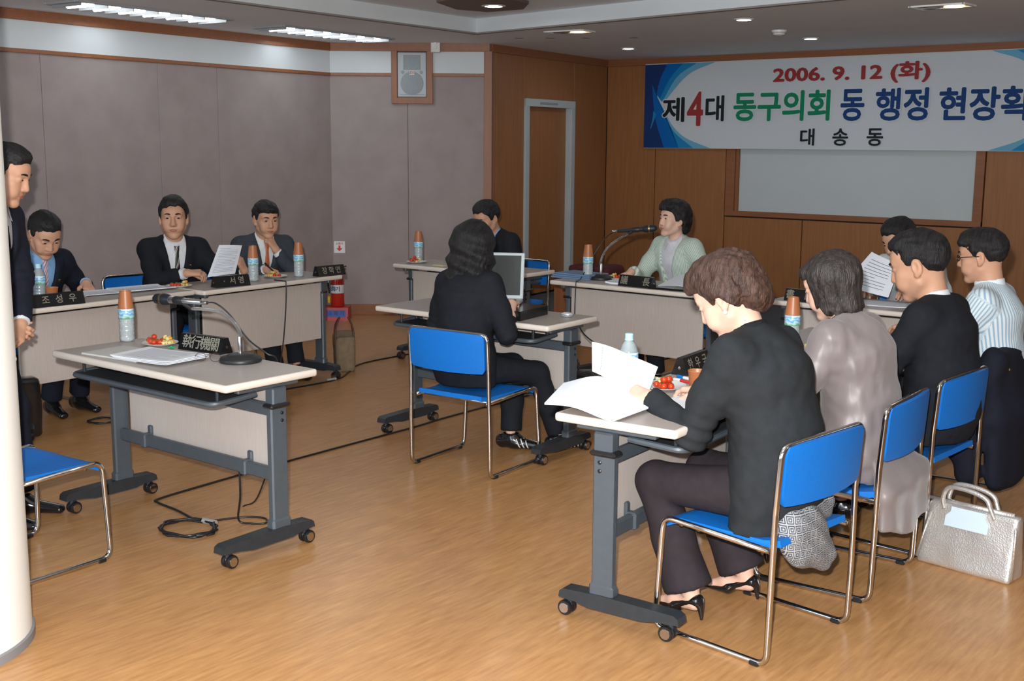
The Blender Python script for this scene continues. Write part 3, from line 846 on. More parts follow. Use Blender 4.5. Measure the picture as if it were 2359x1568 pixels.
def vnoise(P, f, seed=0):
    """cheap smooth pseudo-noise in [-1,1]"""
    r = np.random.RandomState(seed); out = np.zeros(len(P))
    for i in range(5):
        k = r.normal(size=3); k /= np.linalg.norm(k); out += np.sin(P @ k * f * (.7 + .6 * r.rand()) + r.rand() * 6.28 + 1.3 * np.sin(P @ r.normal(size=3) * f * .6 + r.rand() * 6.28))
    return out / 5


def surf_at(ev, o, d, t0=.3, t1=0.):
    """first surface hit coming from o+d*t0 towards o+d*t1"""
    o = np.asarray(o, float); d = nrm(d); ts = np.linspace(t0, t1, 90); v = ev(o + ts[:, None] * d)
    i = np.argmax(v < 0)
    if v[i] >= 0: return None
    if i == 0: return o + d * t0
    a, b = ts[i - 1], ts[i]; va, vb = v[i - 1], v[i]; t = a + (b - a) * va / (va - vb); return o + d * t

# ------------------------------------------------------------------ people
SKIN = mat('skin', (.52, .285, .185), .55, col2=(.57, .315, .205), scale=9., bump=.04, bscale=120., spec=.35)
SKINF = mat('skin_fair', (.64, .40, .30), .52, col2=(.68, .43, .325), scale=9., bump=.03, bscale=120., spec=.35)
LIPS = mat('lips', (.36, .13, .10), .45); LIPSF = mat('lips_rose', (.42, .12, .12), .4)
HAIRK = mat('hair_black', (.008, .008, .009), .55, col2=(.020, .019, .020), scale=14., stretch=(6, 1, 1), bump=.6, bscale=60., spec=.3)
HAIRB = mat('hair_brown', (.030, .014, .010), .52, col2=(.080, .042, .030), scale=16., stretch=(5, 2, 1.2), bump=.6, bscale=50., spec=.35)
HAIRD = mat('hair_dark_brown', (.016, .012, .011), .45, col2=(.05, .042, .040), scale=14., stretch=(5, 5, .8), bump=.6, bscale=50., spec=.4)
EYEW = mat('eye_white', (.36, .32, .29), .25); EYED = mat('eye_dark', (.012, .008, .006), .12)
def cloth(name, c, rough=.85, **k): return mat(name, c, rough, var=k.pop('var', .10), scale=k.pop('scale', 30.), bump=k.pop('bump', .12), bscale=k.pop('bscale', 350.), spec=.2, **k)
NAVY = cloth('cloth_navy', (.010, .012, .022)); BLACK = cloth('cloth_black', (.012, .014, .019)); CHAR = cloth('cloth_charcoal', (.020, .023, .026))
GREYS = cloth('cloth_grey_suit', (.045, .055, .068)); PLUM = cloth('cloth_plum_brown', (.028, .022, .026))
SHW = cloth('shirt_white', (.70, .73, .76), .8, var=.03); SHB = cloth('shirt_blue', (.20, .38, .62), .8, var=.03); SHG = cloth('shirt_pale', (.55, .60, .64), .8, var=.03)
LEATH = mat('shoe_leather', (.008, .008, .009), .16, var=.1, scale=20, coat=.6)
GOLD = mat('gold_pin', (.8, .6, .2), .25, 1.); SILV = mat('silver', (.8, .8, .8), .2, 1.)


def tilt(Z, Fw, deg): a = R_(deg); return math.cos(a) * Z + math.sin(a) * Fw


def ik(a, c, l1, l2, pole):
    a = np.asarray(a, float); c = np.asarray(c, float); v = c - a; d = np.linalg.norm(v)
    if d > (l1 + l2) * .995: c = a + v / d * (l1 + l2) * .995; v = c - a; d = np.linalg.norm(v)
    x = (l1 * l1 - l2 * l2 + d * d) / (2 * d); hgt = math.sqrt(max(l1 * l1 - x * x, 0)); u = v / d
    p = np.asarray(pole, float); p = nrm(p - u * (p @ u)); return a + u * x + p * hgt, c


def add_hand(F, w, d, n, side, s, curl=(25, 35, 20), thumb=0., spread=1., fan=0.):
    d = nrm(d); n = nrm(n - d * (n @ d)); t = np.cross(n, d) if side == 'R' else np.cross(d, n)
    tip = []
    for i, (o, L, r) in enumerate(((.029, .070, .0086), (.0095, .078, .0089), (-.0095, .073, .0085), (-.027, .057, .0076))):
        kn = w + (d * (.088 - .004 * abs(i - 1)) + t * o * spread) * s
        F.rc(w + (d * .012 + t * o * .55) * s, kn, .0155 * s, .0125 * s, .012)
        p = kn; a = 0.; fd = nrm(d + t * (o * 2.2 * (spread - .6) + fan))
        for j, (c, l) in enumerate(zip(curl, (.45, .31, .24))):
            a += R_(c * (1 + .12 * (i - 1) * .5)); q = p + (math.cos(a) * fd - math.sin(a) * n) * L * l * s
            F.rc(p, q, r * s * (1 - .07 * j) * 1.05, r * s * (1 - .07 * (j + 1)), .004); p = q
        tip.append(p)
    b = w + (d * .022 + t * .024 - n * .006) * s; th = thumb
    d1 = nrm(d * .62 + t * (.72 - .5 * th) - n * (.28 + .6 * th)); d2 = nrm(d * .85 + t * (.28 - .6 * th) - n * (.30 + .5 * th))
    p1 = b + d1 * .042 * s; p2 = p1 + d2 * .031 * s; p3 = p2 + nrm(d2 + d * .2) * .023 * s
    F.rc(w + d * .012 * s + t * .008 * s, p1, .0165 * s, .0120 * s, .014); F.rc(p1, p2, .0115 * s, .0098 * s, .005); F.rc(p2, p3, .0098 * s, .0078 * s, .003)
    return tip


def head_field(F, C, Rm, s, female=False, fat=1.):
    """C centre, Rm columns: right, forward, up"""
    T = lambda x, y, z: C + Rm @ (np.array([x, y, z]) * s)
    e = lambda c, r, k, op='u': F.el(T(*c), np.array(r) * s, k * s, op, Rm)
    e((0, -.012, .03), (.074, .094, .086), .01)
    e((0, .022, -.030), (.059 * fat, .066, .076), .03)
    for sx in (-1, 1):
        F.rc(T(sx * .047 * fat, .004, -.055), T(sx * .014, .062, -.094), .020 * s * fat, .017 * s, .022 * s)
        e((sx * .039, .056, -.018), (.024, .024, .022), .02)
        e((sx * .034, .066, -.048), (.022, .022, .024), .02)
    e((0, .070, -.098), (.019, .017, .015), .018)
    e((0, .052, .045), (.052, .036, .034), .03)                                     # forehead
    F.rc(T(0, .084, .020), T(0, .100, -.026), .0085 * s, .0125 * s, .014 * s)       # nose
    for sx in (-1, 1):
        e((sx * .011, .092, -.030), (.0095, .010, .0085), .006)
        F.rc(T(sx * .040, .072, .030), T(sx * .014, .085, .027), .0085 * s, .0075 * s, .014 * s)
        e((sx * .031, .096, .009), (.019, .014, .0115), .010, 's')
        e((sx * .031, .0735, .009), (.0165, .0135, .0125), .004)                    # eyelids
    e((0, .080, -.060), (.024, .013, .016), .014)                                   # mouth mound
    F.rc(T(-.021, .0865, -.0605), T(.021, .0865, -.0605), .0022 * s, .0022 * s, .004 * s, 's')
    for sx in (-1, 1):                                                              # ears
        e((sx * .077, -.008, -.004), (.0105, .019, .031), .006)
        e((sx * .087, -.004, .000), (.007, .010, .017), .005, 's')
        e((sx * .073, .000, -.030), (.009, .010, .011), .006)


def smoothz(y, pts):
    return np.interp(y, [p[0] for p in pts], [p[1] for p in pts])


def hair_field(style, C, Rm, s, seed):
    F = Field(); T = lambda x, y, z: C + Rm @ (np.array([x, y, z]) * s)
    e = lambda c, r, k, op='u': F.el(T(*c), np.array(r) * s, k * s, op, Rm)
    loc = lambda P: ((P - C) @ Rm) / s
    if style in ('short', 'short_full', 'crew'):
        b = {'short': 0, 'short_full': .006, 'crew': .001}[style]
        e((0, -.016, .034), (.082 + b, .101 + b, .092 + b), .01)
        e((0, .020, .095), (.055, .066, .034 + b), .03)
        hl = [(-.12, -.082), (-.08, -.078), (-.055, -.055), (-.036, -.025), (-.022, .016), (-.006, .026), (.006, -.004), (.026, -.006), (.036, .030), (.05, .058), (.07, .076), (.1, .084)]
        def f(P, d):
            q = loc(P); z0 = smoothz(q[:, 1], hl) + .006 * np.sin(q[:, 0] * 130) * (q[:, 1] > .05)
            z0 = np.where((q[:, 1] > .045) & (q[:, 0] > 0), z0 - .006, z0)
            z0 = z0 + .004 * vnoise(q, 230, seed + 5); d = d + .0050 * s * np.clip(1 - (q[:, 2] - z0) / .055, 0, 1) * (q[:, 1] < .045)
            return np.maximum(d + .0045 * s * vnoise(q * np.array([1.2, .5, 1]), 130, seed), (z0 - q[:, 2]) * s * .85)
        F.fn(f)
    elif style == 'side':          # short with a side-parted fringe
        e((0, -.016, .036), (.086, .103, .094), .01); e((.01, .040, .090), (.062, .052, .036), .03); e((-.02, .066, .072), (.042, .026, .024), .02)
        hl = [(-.12, -.080), (-.08, -.076), (-.055, -.055), (-.036, -.025), (-.022, .014), (-.006, .020), (.006, -.006), (.026, -.008), (.036, .024), (.05, .050), (.07, .058), (.1, .060)]
        def f(P, d):
            q = loc(P); z0 = smoothz(q[:, 1], hl) + .05 * np.clip(q[:, 0] + .01, -.3, .3) * (q[:, 1] > .04)
            z0 = z0 + .004 * vnoise(q, 230, seed + 5); d = d + .0065 * s * np.clip(1 - (q[:, 2] - z0) / .06, 0, 1) * (q[:, 1] < .045)
            return np.maximum(d + .005 * s * vnoise(q * np.array([1.2, .5, 1]), 120, seed), (z0 - q[:, 2]) * s * .85)
        F.fn(f)
    elif style == 'perm':          # short waved woman's hair, full at the back
        e((0, -.022, .045), (.094, .112, .100), .01); e((0, .03, .100), (.066, .062, .042), .03); e((0, -.085, -.02), (.070, .052, .075), .03)
        e((.0, .075, .085), (.055, .028, .030), .02)
        for sx in (-1, 1): e((sx * .076, -.02, .01), (.026, .055, .06), .02)
        hl = [(-.14, -.105), (-.08, -.10), (-.05, -.07), (-.03, -.03), (-.012, .004), (.010, .010), (.024, -.008), (.04, .032), (.055, .052), (.08, .062), (.12, .064)]
        def f(P, d):
            q = loc(P); z0 = smoothz(q[:, 1], hl)
            return np.maximum(d + .007 * s * vnoise(q * np.array([1.3, .9, .8]), 90, seed) + .0036 * s * vnoise(q * np.array([2, .6, 1]), 170, seed + 3), (z0 - q[:, 2]) * s * .85)
        F.fn(f)
    elif style == 'bob':           # chin-length straight bob
        e((0, -.018, .038), (.090, .110, .096), .01)
        for sx in (-1, 1): F.lo(T(sx * .070, -.015, .03), T(sx * .068, .008, -.075), np.array((.030, .062)) * s, np.array((.018, .050)) * s, Rm[:, 0], .03 * s)
        F.lo(T(0, -.055, .02), T(0, -.050, -.095), np.array((.080, .056)) * s, np.array((.066, .042)) * s, Rm[:, 0], .03 * s)
        e((0, .068, .075), (.058, .030, .030), .02)
        hl = [(-.14, -.125), (-.02, -.118), (.03, -.085), (.055, -.055), (.062, .030), (.09, .036), (.12, .04)]
        def f(P, d):
            q = loc(P); z0 = smoothz(q[:, 1], hl); z0 = z0 + .012 * np.sin(q[:, 1] * 160 + q[:, 0] * 60)
            d = np.maximum(d + .0035 * s * vnoise(q * np.array([1.6, 1.6, .25]), 150, seed), (z0 - q[:, 2]) * s * .8)
            face = np.maximum(np.maximum(.030 - q[:, 1], q[:, 2] - .05), np.abs(q[:, 0]) - .066 + .3 * np.clip(.03 - q[:, 1], 0, .1)) * s
            return np.maximum(d, -face)
        F.fn(f)
    elif style == 'long':          # wavy, below the shoulders' top
        e((0, -.020, .040), (.094, .112, .098), .01)
        for sx in (-1, 1): F.lo(T(sx * .072, -.025, .03), T(sx * .088, -.03, -.125), np.array((.038, .066)) * s, np.array((.034, .050)) * s, Rm[:, 0], .03 * s)
        F.lo(T(0, -.060, .02), T(0, -.075, -.155), np.array((.086, .058)) * s, np.array((.098, .046)) * s, Rm[:, 0], .03 * s)
        e((0, .066, .075), (.058, .030, .032), .02); F.rc(T(-.095, .0, -.06), T(-.135, .045, -.10), .032 * s, .014 * s, .02 * s)
        def f(P, d):
            q = loc(P); wv = .007 * np.sin(q[:, 2] * 75 + q[:, 0] * 25) + .004 * vnoise(q * np.array([1.6, 1.6, .5]), 120, seed)
            d = np.maximum(d + wv * s * np.clip((.06 - q[:, 2]) * 12, .3, 1.2), (-.185 + .012 * np.sin(q[:, 0] * 150) - q[:, 2]) * s)
            face = np.maximum(np.maximum(.035 - q[:, 1], q[:, 2] - .05), np.abs(q[:, 0]) - .064) * s
            return np.maximum(d, -face)
        F.fn(f)
    return F


PEOPLE = {}


def person(key, label, base, face, zs=.487, s=.95, lean=8, hunch=10, roll=0., head=(0, 0, 0), female=False, fat=1., hair='short', hairm=None, skin=None,
           hands=None, poles=None, feet=None, knees=None, jacket=None, shirt=None, tie=None, trousers=None, vneck=(.052, .30), short_sleeve=False, hem=.41, shoes='men', pin=False,
           glasses=False, hh=.0042, cuffs=True, stand=False, twist=0., skirt=None, jh=.011, wrinkle=.004, open_front=False, flare=.062, jback=.045, expose=0., eyes=True, earring=False, hemk=.93, stripe=0., hs=1.10, hemw=(.188, .112), hairs=1.):
    hairm = hairm or HAIRK; skin = skin or SKIN
    o3 = np.array([base[0], base[1], 0.])
    root = thing('person', label, 'person', tuple(o3), 0, 'people at the meeting')
    Z = np.array([0, 0, 1.]); Fw = np.array([math.cos(R_(face)), math.sin(R_(face)), 0]); Rt = np.array([Fw[1], -Fw[0], 0])
    P = np.array([base[0], base[1], zs]); roll_v = Rt * math.sin(R_(roll))
    U1, U2, U3 = [nrm(tilt(Z, Fw, lean + hunch * k) + roll_v * m_) for k, m_ in ((0, 1), (.5, 1), (1, 1))]
    Wst = P + U1 * .19 * s; Ch = Wst + U2 * .19 * s; Nb = Ch + U3 * .135 * s
    a = R_(twist); Rs = nrm(Rt * math.cos(a) + Fw * math.sin(a)); Rs = nrm(Rs - U3 * (Rs @ U3) * .6); Fs = nrm(np.cross(U3, Rs))
    shw = (.158 if female else .176) * s
    Sc = Nb - U3 * (.056 if female else .064) * s
    SH = {'R': Sc + Rs * shw, 'L': Sc - Rs * shw}
    # head
    yaw, pitch, rol = head[1], head[0], head[2]
    ha = R_(face + yaw); hf = np.array([math.cos(ha), math.sin(ha), 0]); hr = np.array([hf[1], -hf[0], 0])
    f2 = math.cos(R_(pitch)) * hf - math.sin(R_(pitch)) * Z; u2 = np.cross(hr, f2)
    r3 = math.cos(R_(rol)) * hr - math.sin(R_(rol)) * u2; u3 = np.cross(r3, f2)
    Rm = np.stack([r3, f2, u3], 1)
    piv = Nb + nrm(U3 + tilt(Z, Fw, lean * .5 + 8)) * .062 * s
    sh = s * hs; C = piv + Rm @ (np.array([0, .020, .078]) * sh)
    H = {}; EL = {}; WR = {}
    hands = hands or {}
    body_parts = []
    Fh = Field(); head_field(Fh, C, Rm, sh, female, fat)
    Fh.rc(C + Rm @ (np.array([0, -.022, -.05]) * sh), Nb - U3 * .03 * s, (.048 if female else .056) * s, (.052 if female else .062) * s, .025 * s)
    Fh.plane(Nb - U3 * .035 * s, -U3)
    body_parts.append((*polygonize(Fh, hh), 0))
    for sd in 'LR':
        sg = 1 if sd == 'R' else -1
        if sd in hands: hp = hands[sd]
        else: hp = dict(p=P + Fw * .36 * s + Rt * sg * .10 + Z * .27 * s)
        wr = np.array(hp['p'], float); pole = (poles or {}).get(sd, -Z * .8 + Rt * sg * .55 - Fw * .25)
        el, wr = ik(SH[sd], wr, .285 * s, .245 * s, pole); EL[sd] = el; WR[sd] = wr
        fa = nrm(wr - el); d = nrm(hp.get('d', fa)); n = np.array(hp.get('n', Z), float)
        Fd = Field(); tips = add_hand(Fd, wr, d, n, sd, s * (.92 if female else 1.), hp.get('curl', (22, 30, 18)), hp.get('thumb', .2), hp.get('spread', 1.), hp.get('fan', 0.))
        fl = .9 if short_sleeve else .40
        Fd.rc(wr + d * .005, el + (wr - el) * (1 - fl), .0235 * s, (.038 if short_sleeve else .031) * s, .02)
        if expose: Fd.rc(wr, el + (wr - el) * (1 - expose), .0235 * s, .034 * s, .02)
        body_parts.append((*polygonize(Fd, .0036 if hh < .0045 else .0042), 0)); H[sd] = tips
    # slender core that ties head, arms and legs together inside the clothes
    Fc = Field(); Fc.lo(P, Wst, (.12, .075), (.11, .07), Rt, .05); Fc.lo(Wst, Ch, (.11, .07), (.13, .08), Rt, .05); Fc.lo(Ch, Nb - U3 * .02, (.13, .07), (.04, .04), Rs, .05)
    for sd in 'LR':
        Fc.rc(Ch + U3 * .05, SH[sd], .04, .035, .03); Fc.rc(SH[sd], EL[sd], .035, .03, .02); Fc.rc(EL[sd], WR[sd], .03, .022, .02)
    # legs
    HP = {}; KN = {}; AN = {}
    for sd in 'LR':
        sg = 1 if sd == 'R' else -1
        hip = P + Rt * sg * .082 * s - Z * .0
        ft = np.array((feet or {}).get(sd, P + Fw * .38 * s + Rt * sg * .10 * s - Z * P[2] + Z * .075), float); ft = np.array([ft[0], ft[1], ft[2] if len(ft) > 2 else .075])
        kn, an = ik(hip, ft, .42 * s, .405 * s, (knees or {}).get(sd, Fw + Z * .6 if not stand else Fw)); HP[sd], KN[sd], AN[sd] = hip, kn, an
        Fc.rc(hip, kn, .05, .04, .03); Fc.rc(kn, an, .04, .03, .02)
    body_parts.append((*polygonize(Fc, .024), 0))
    if shoes == 'pumps':
        for sd in 'LR':
            an = AN[sd]; fd = nrm((KN[sd] - HP[sd]) * np.array([1, 1, 0])); fd = np.array((feet or {}).get('d' + sd, fd), float)
            Ff = Field(); Ff.rc(an + Z * .10, an + Z * .015, .036, .029, .02); Ff.rc(an - fd * .02 - Z * .02, an + fd * .07 - Z * .035, .027, .024, .02); Ff.rc(an + fd * .07 - Z * .035, an + fd * .13 - Z * .055, .026, .018, .02)
            body_parts.append((*polygonize(Ff, .005), 0))
    bd_ = link('body', quads_mesh('body', body_parts, skin, o3), root)
    # eyes, brows, lips
    T = lambda x, y, z: C + Rm @ (np.array([x, y, z]) * sh)
    if eyes:
        for sx in (-1, 1):
            mb = MB(); op = .0042 if pitch < 18 else .0026
            mb.sphere((0, 0, 0), (.0125 * sh, .0052 * sh, op * sh), 14, 8, 0); mb.sphere((0, .0020 * sh, 0), (.0082 * sh, .0050 * sh, op * 1.12 * sh), 12, 8, 1)
            me = mb.mesh('eye', [EYEW, EYED], 60); me.transform(m4(Rm[:, 0], Rm[:, 1], Rm[:, 2], T(sx * .031, .0843, .0085) - o3)); link('eye', me, root)
            bt = MB(); pts = []
            for k in range(7):
                u = k / 6; x = sx * (.014 + .032 * u); pts.append(T(x, .0, .030 + .006 * math.sin(u * 2.4) - .004 * u))
            Q = []
            for p_ in pts:
                h_ = surf_at(Fh.ev, p_, Rm[:, 1], .14, .03); Q.append((h_ if h_ is not None else p_ + Rm[:, 1] * .085) - o3)
            bt.tube(Q, [.0030 * sh, .0046 * sh, .0050 * sh, .0047 * sh, .0041 * sh, .0032 * sh, .0018 * sh], 6, flat=1.); part('eyebrow', bt, hairm if hairm is HAIRK else HAIRD, root, 180)
        for nm_, z0, z1, r_ in (('upper', -.0575, -.0565, .0034), ('lower', -.0655, -.0665, .0042)):
            mb = MB(); Q = []
            for k in range(7):
                u = k / 6 * 2 - 1; h_ = surf_at(Fh.ev, T(u * .021, 0, z0 * abs(u) + z1 * (1 - abs(u)) + (.003 if nm_ == 'lower' else -.001) * abs(u)), Rm[:, 1], .14, .03)
                if h_ is not None: Q.append(h_ - o3)
            if len(Q) > 3:
                mb.tube(Q, [r_ * sh * (1 - .75 * abs(k / (len(Q) - 1) * 2 - 1) ** 2) for k in range(len(Q))], 6); part('lip', mb, LIPSF if female else LIPS, root, 180)
    if earring:
        for sx in (-1, 1):
            mb = MB(); mb.sphere(T(sx * .083, .0, -.042) - o3, .0075, 12, 8); part('earring', mb, mat('pearl', (.75, .73, .70), .15), root, 180)
    # hair
    Fr = hair_field(hair, C, Rm, sh * hairs, len(key) * 7 + int(base[1] * 10))
    link('hair', quads_mesh('hair', [(*polygonize(Fr, hh * 1.05), 0)], hairm, o3), root)

    # ---------------- clothes
    k_ = 1 if not female else .92
    fk = fat if fat > 1 else 1.
    def torso(F, g=0., low=True):
        F.lo(Wst, Ch, (.160 * s * k_ * fk + g, .118 * s * fk + g), (.178 * s * k_ + g, .120 * s + g), Rt, .06)
        F.lo(Ch, Nb - U3 * .075 * s, (.178 * s * k_ + g, .120 * s + g), (.135 * s * k_ + g, .082 * s + g), Rs, .06)
        F.lo(Nb - U3 * .075 * s, Nb - U3 * .005 * s, (.135 * s * k_ + g, .082 * s + g), (.062 * s + g, .056 * s + g), Rs, .05)
        if low: F.lo(P + Z * .03, Wst, (.172 * s + g, .120 * s * fk + g), (.160 * s * k_ * fk + g, .118 * s * fk + g), Rt, .06)
    def sleeves(F, g, up=.066, mid=.054, end=.043, cut=.94):
        for sd in 'LR':
            sg = 1 if sd == 'R' else -1
            F.rc(Nb - U3 * .035 * s + Rs * sg * .055 * s, SH[sd] - Rs * sg * .012 * s, .050 * s + g, .060 * s + g, .04)
            F.rc(SH[sd] - Rs * sg * .010, SH[sd] + (EL[sd] - SH[sd]) * .5, up * s + g, (up * .94) * s + g, .045)
            F.rc(SH[sd] + (EL[sd] - SH[sd]) * .5, EL[sd], (up * .94) * s + g, mid * s + g, .02)
    # outer top
    top = jacket or shirt; isj = jacket is not None
    g = .008 if isj else .0
    Ft = Field(); torso(Ft, g)
    if isj: Ft.fn(lambda Pp, d: np.maximum(d, np.where((Pp - Nb) @ Fs > .0, (Pp - Nb) @ nrm(U3 + Fs * .55) - .010, np.where(np.abs((Pp - Nb) @ Rs) < .09, (Pp - Nb) @ U3 - (.012 if shirt and not female else .024) * s, -1.))))
    sleeves(Ft, g * .5, .061 if isj else .058, .053 if isj else .050)
    F2 = Field()
    for sd in 'LR':
        v = WR[sd] - EL[sd]
        if short_sleeve: continue
        e_ = EL[sd] + v * (.93 if not expose else 1 - expose)
        Ft.rc(EL[sd], e_, (.054 if isj else .048) * s, (.042 if isj else .038) * s, .02, cut=True)
    if hem < .47 or stand:
        hb = np.array([P[0], P[1], hem]) - Fw * (.03 - jback)
        Ft.lo(P + Z * .05, hb, (.180 * s + g, .128 * s * fk + g), (hemw[0] * s + g, hemw[1] * s + g), Rt, .06)
    zc_ = hem if not stand else hem
    Ft.fn(lambda Pp, d: np.maximum(d, np.where(Pp[:, 2] < P[2] + .2, zc_ - Pp[:, 2], -1.)))
    # seated: the lap is free in front of the belly
    if not stand: Ft.fn(lambda Pp, d: np.where(np.maximum(zc_ - Pp[:, 2], Pp[:, 2] - (P[2] + .09 * s)) < 0, np.maximum(d, (Pp - P) @ Fw - .125 * fk), d))
    if short_sleeve:
        for sd in 'LR':
            q = SH[sd] + (EL[sd] - SH[sd]) * .78; dd = nrm(EL[sd] - SH[sd])
            Ft.fn(lambda Pp, d, q=q, dd=dd: np.maximum(d, np.where(((Pp - q) ** 2).sum(1) < .11 ** 2, (Pp - q) @ dd, -1.)))
    sd_ = len(label) * 3 + int(abs(base[0]) * 10)
    if wrinkle:
        def wr_(Pp, d):
            armd = np.full(len(Pp), 9.)
            w_ = vnoise(Pp * np.array([1, 1, .5]), 24, sd_) * .8 + vnoise(Pp @ np.array([[.8, .1, .5], [-.1, 1.2, .4], [-.6, -.3, .9]]), 60, sd_ + 1) * .5
            return d + wrinkle * w_
        Ft.fn(wr_)
        for sd in 'LR':     # creases round the elbows
            ax = nrm(EL[sd] - SH[sd]); E0 = EL[sd]
            Ft.fn(lambda Pp, d, ax=ax, E0=E0: d + wrinkle * .8 * np.sin(((Pp - E0) @ ax) * 150 + 3 * vnoise(Pp, 14, sd_)) * np.exp(-((Pp - E0) ** 2).sum(1) / .008))
    w0, bl = vneck
    def chest(Pp):
        q = Pp - Nb; return q @ Rs, -(q @ U3), q @ Fs
    cov = [(*polygonize(Ft, jh), 0)] if not isj or not w0 else None
    if isj and w0:
        def vcut(Pp, d):
            a_, b_, c_ = chest(Pp); wdt = w0 * s * np.clip(1 - b_ / (bl * s), -.4, 1.3) + (.0 if not open_front else .01)
            lap = np.clip(1 - np.abs(np.abs(a_) - wdt - .028 * s) / (.030 * s), 0, 1); on = (c_ > 0) & (b_ > .015) & (b_ < bl * s)
            d = d - np.where(on, .006 * np.clip(lap * 4, 0, 1), 0)
            gap = np.where(b_ > bl * s, np.abs(a_) - .0015, 1.)           # closing line below the button
            wedge = np.maximum(np.abs(a_) - wdt, -(c_ - .005)) * .9
            wedge = np.where(b_ < -.09, 1., wedge)
            return np.maximum(d, -wedge)
        Ft.fn(vcut); cov = [(*polygonize(Ft, jh), 0)]
    nm = 'jacket' if isj else 'shirt'
    jo = link(nm, quads_mesh(nm, cov, top, o3), root)
    if stripe:
        Vw = cov[0][0]; q = Vw - Wst; at = np.arctan2(q @ Rs, q @ Fs) * .155
        for sd in 'LR':
            a0_, b0_ = SH[sd], SH[sd] + (EL[sd] - SH[sd]); ax = nrm(b0_ - a0_); t_ = (Vw - a0_) @ ax; rad = Vw - a0_ - t_[:, None] * ax; dr = np.sqrt((rad ** 2).sum(1))
            sgn = 1 if sd == 'R' else -1; on = (dr < .085) & (t_ > -.02) & (((Vw - Nb) @ Rs) * sgn > shw * .80)
            e1 = nrm(np.cross(ax, Fs)); e2 = np.cross(ax, e1); at = np.where(on, np.arctan2(rad @ e1, rad @ e2) * .060 + .013, at)
        at_ = jo.data.attributes.new('weave', 'FLOAT', 'POINT'); at_.data.foreach_set('value', at.astype(np.float32))
    # shirt under the jacket, collar
    if isj and shirt:
        Fs_ = Field(); torso(Fs_, -.006, False)
        Fs_.rc(Nb - U3 * .03 * s, Nb + U3 * .034 * s, .070 * s * k_, .066 * s * k_, .02, cut=True)
        Fs_.fn(lambda Pp, d: np.maximum(d, -((Pp - Wst) @ U2) - .06))
        Fs_.plane(Nb + nrm(U3 * .9 + Fs * -.45) * .040 * s, nrm(U3 - Fs * -.35))
        link('shirt', quads_mesh('shirt', [(*polygonize(Fs_, .009), 0)], shirt, o3), root)
        ev = Fs_.ev
        for sg in (-1, 1):      # collar points
            mb = MB(); V = []
            for (ax_, bx_) in ((.004, .0), (.050, -.034), (.062, -.006), (.036, .045)):
                q = surf_at(ev, Nb + Rs * sg * ax_ * s - U3 * bx_ * s, Fs, .2, -.05)
                V.append((q if q is not None else Nb + Rs * sg * ax_ * s - U3 * bx_ * s + Fs * .055 * s) + Fs * .006 - o3)
            mb.add(V + [v - Fs * .004 for v in V], [(0, 1, 2, 3), (7, 6, 5, 4), (0, 3, 7, 4), (1, 0, 4, 5), (2, 1, 5, 6), (3, 2, 6, 7)]); part('collar_point', mb, shirt, root, 30)
        if tie:
            def tf(u, v):
                b_ = (.004 + u * (bl * 1.02)) * s; wd = np.interp(u, [0, .10, .13, .9, 1], [.019, .014, .011, .031, .034]) * s
                q = surf_at(ev, Nb - U3 * b_ + Rs * (v - .5) * 2 * wd, Fs, .2, -.05)
                q = q if q is not None else Nb - U3 * b_ + Rs * (v - .5) * 2 * wd + Fs * .06 * s
                return q + Fs * (.004 + (.007 if u < .11 else .003) * (1 - abs(v - .5) * 1.2)) - o3
            mb = MB(); mb.grid(tf, 26, 6); me = mb.mesh('tie', tie, 60)
            # stripes run in the tie's own coordinates
            uv = me.uv_layers.new(name='UVMap'); P2 = [(i / 26, j / 6) for i in range(27) for j in range(7)]
            for lp in me.loops: uv.data[lp.index].uv = P2[lp.vertex_index]
            link('tie', me, root)
    elif isj is False and shirt and not female or (short_sleeve):
        mb = MB(); 
        Fk = Field(); Fk.rc(Nb - U3 * .03 * s, Nb + U3 * .032 * s, .070 * s, .066 * s, .01, cut=True); Fk.fn(lambda Pp, d: np.maximum(d, -(np.sqrt(((Pp - Nb - U3 * ((Pp - Nb) @ U3)[:, None]) ** 2).sum(1)) - .056 * s)))
        Fk.fn(lambda Pp, d: np.maximum(d, -np.maximum(np.abs((Pp - Nb) @ Rs) - .012, -((Pp - Nb) @ Fs))))
        link('collar', quads_mesh('collar', [(*polygonize(Fk, .006), 0)], shirt, o3), root)
    if isj and shirt and cuffs:
        for sd in 'LR':
            v = WR[sd] - EL[sd]; a_ = EL[sd] + v * .86; b_ = EL[sd] + v * .965; mb = MB(); mb.tube([a_ - o3, b_ - o3], [.037 * s, .036 * s], 14); part('cuff', mb, shirt, root, 50)
    if isj and pin:
        q = surf_at(Ft.ev, Nb - U3 * .125 * s - Rs * .085 * s, Fs, .25, -.05)
        if q is not None:
            mb = MB(); x_, y_, z_ = frame_from(Fs); mb.lathe([(.0085, 0), (.0085, .003), (.004, .005)], 12, M=np.stack([x_, y_, z_], 1), t=q - o3 + Fs * .001); part('lapel_pin', mb, GOLD, jo, 40)
    # trousers / skirt
    Fp = Field(); Fp.lo(P - Z * .01, P + Z * .09, (.165 * s, .115 * s * fk), (.160 * s, .108 * s * fk), Rt, .05)
    for sd in 'LR': Fp.rc(HP[sd], KN[sd], .088 * s, .066 * s, .05)
    if not stand: Fp.fn(lambda Pp, d: np.where((Pp - P) @ Fw < .24 * s, np.maximum(d, .402 - Pp[:, 2]), d))
    for sd in 'LR':
        sh_ = AN[sd] - KN[sd]; Fp.rc(KN[sd], KN[sd] + sh_ * .5, .064 * s, (.062 + (flare - .062) * .4) * s, .03); Fp.rc(KN[sd] + sh_ * .5, KN[sd] + sh_ * hemk, (.062 + (flare - .062) * .4) * s, flare * s, .03, cut=True)
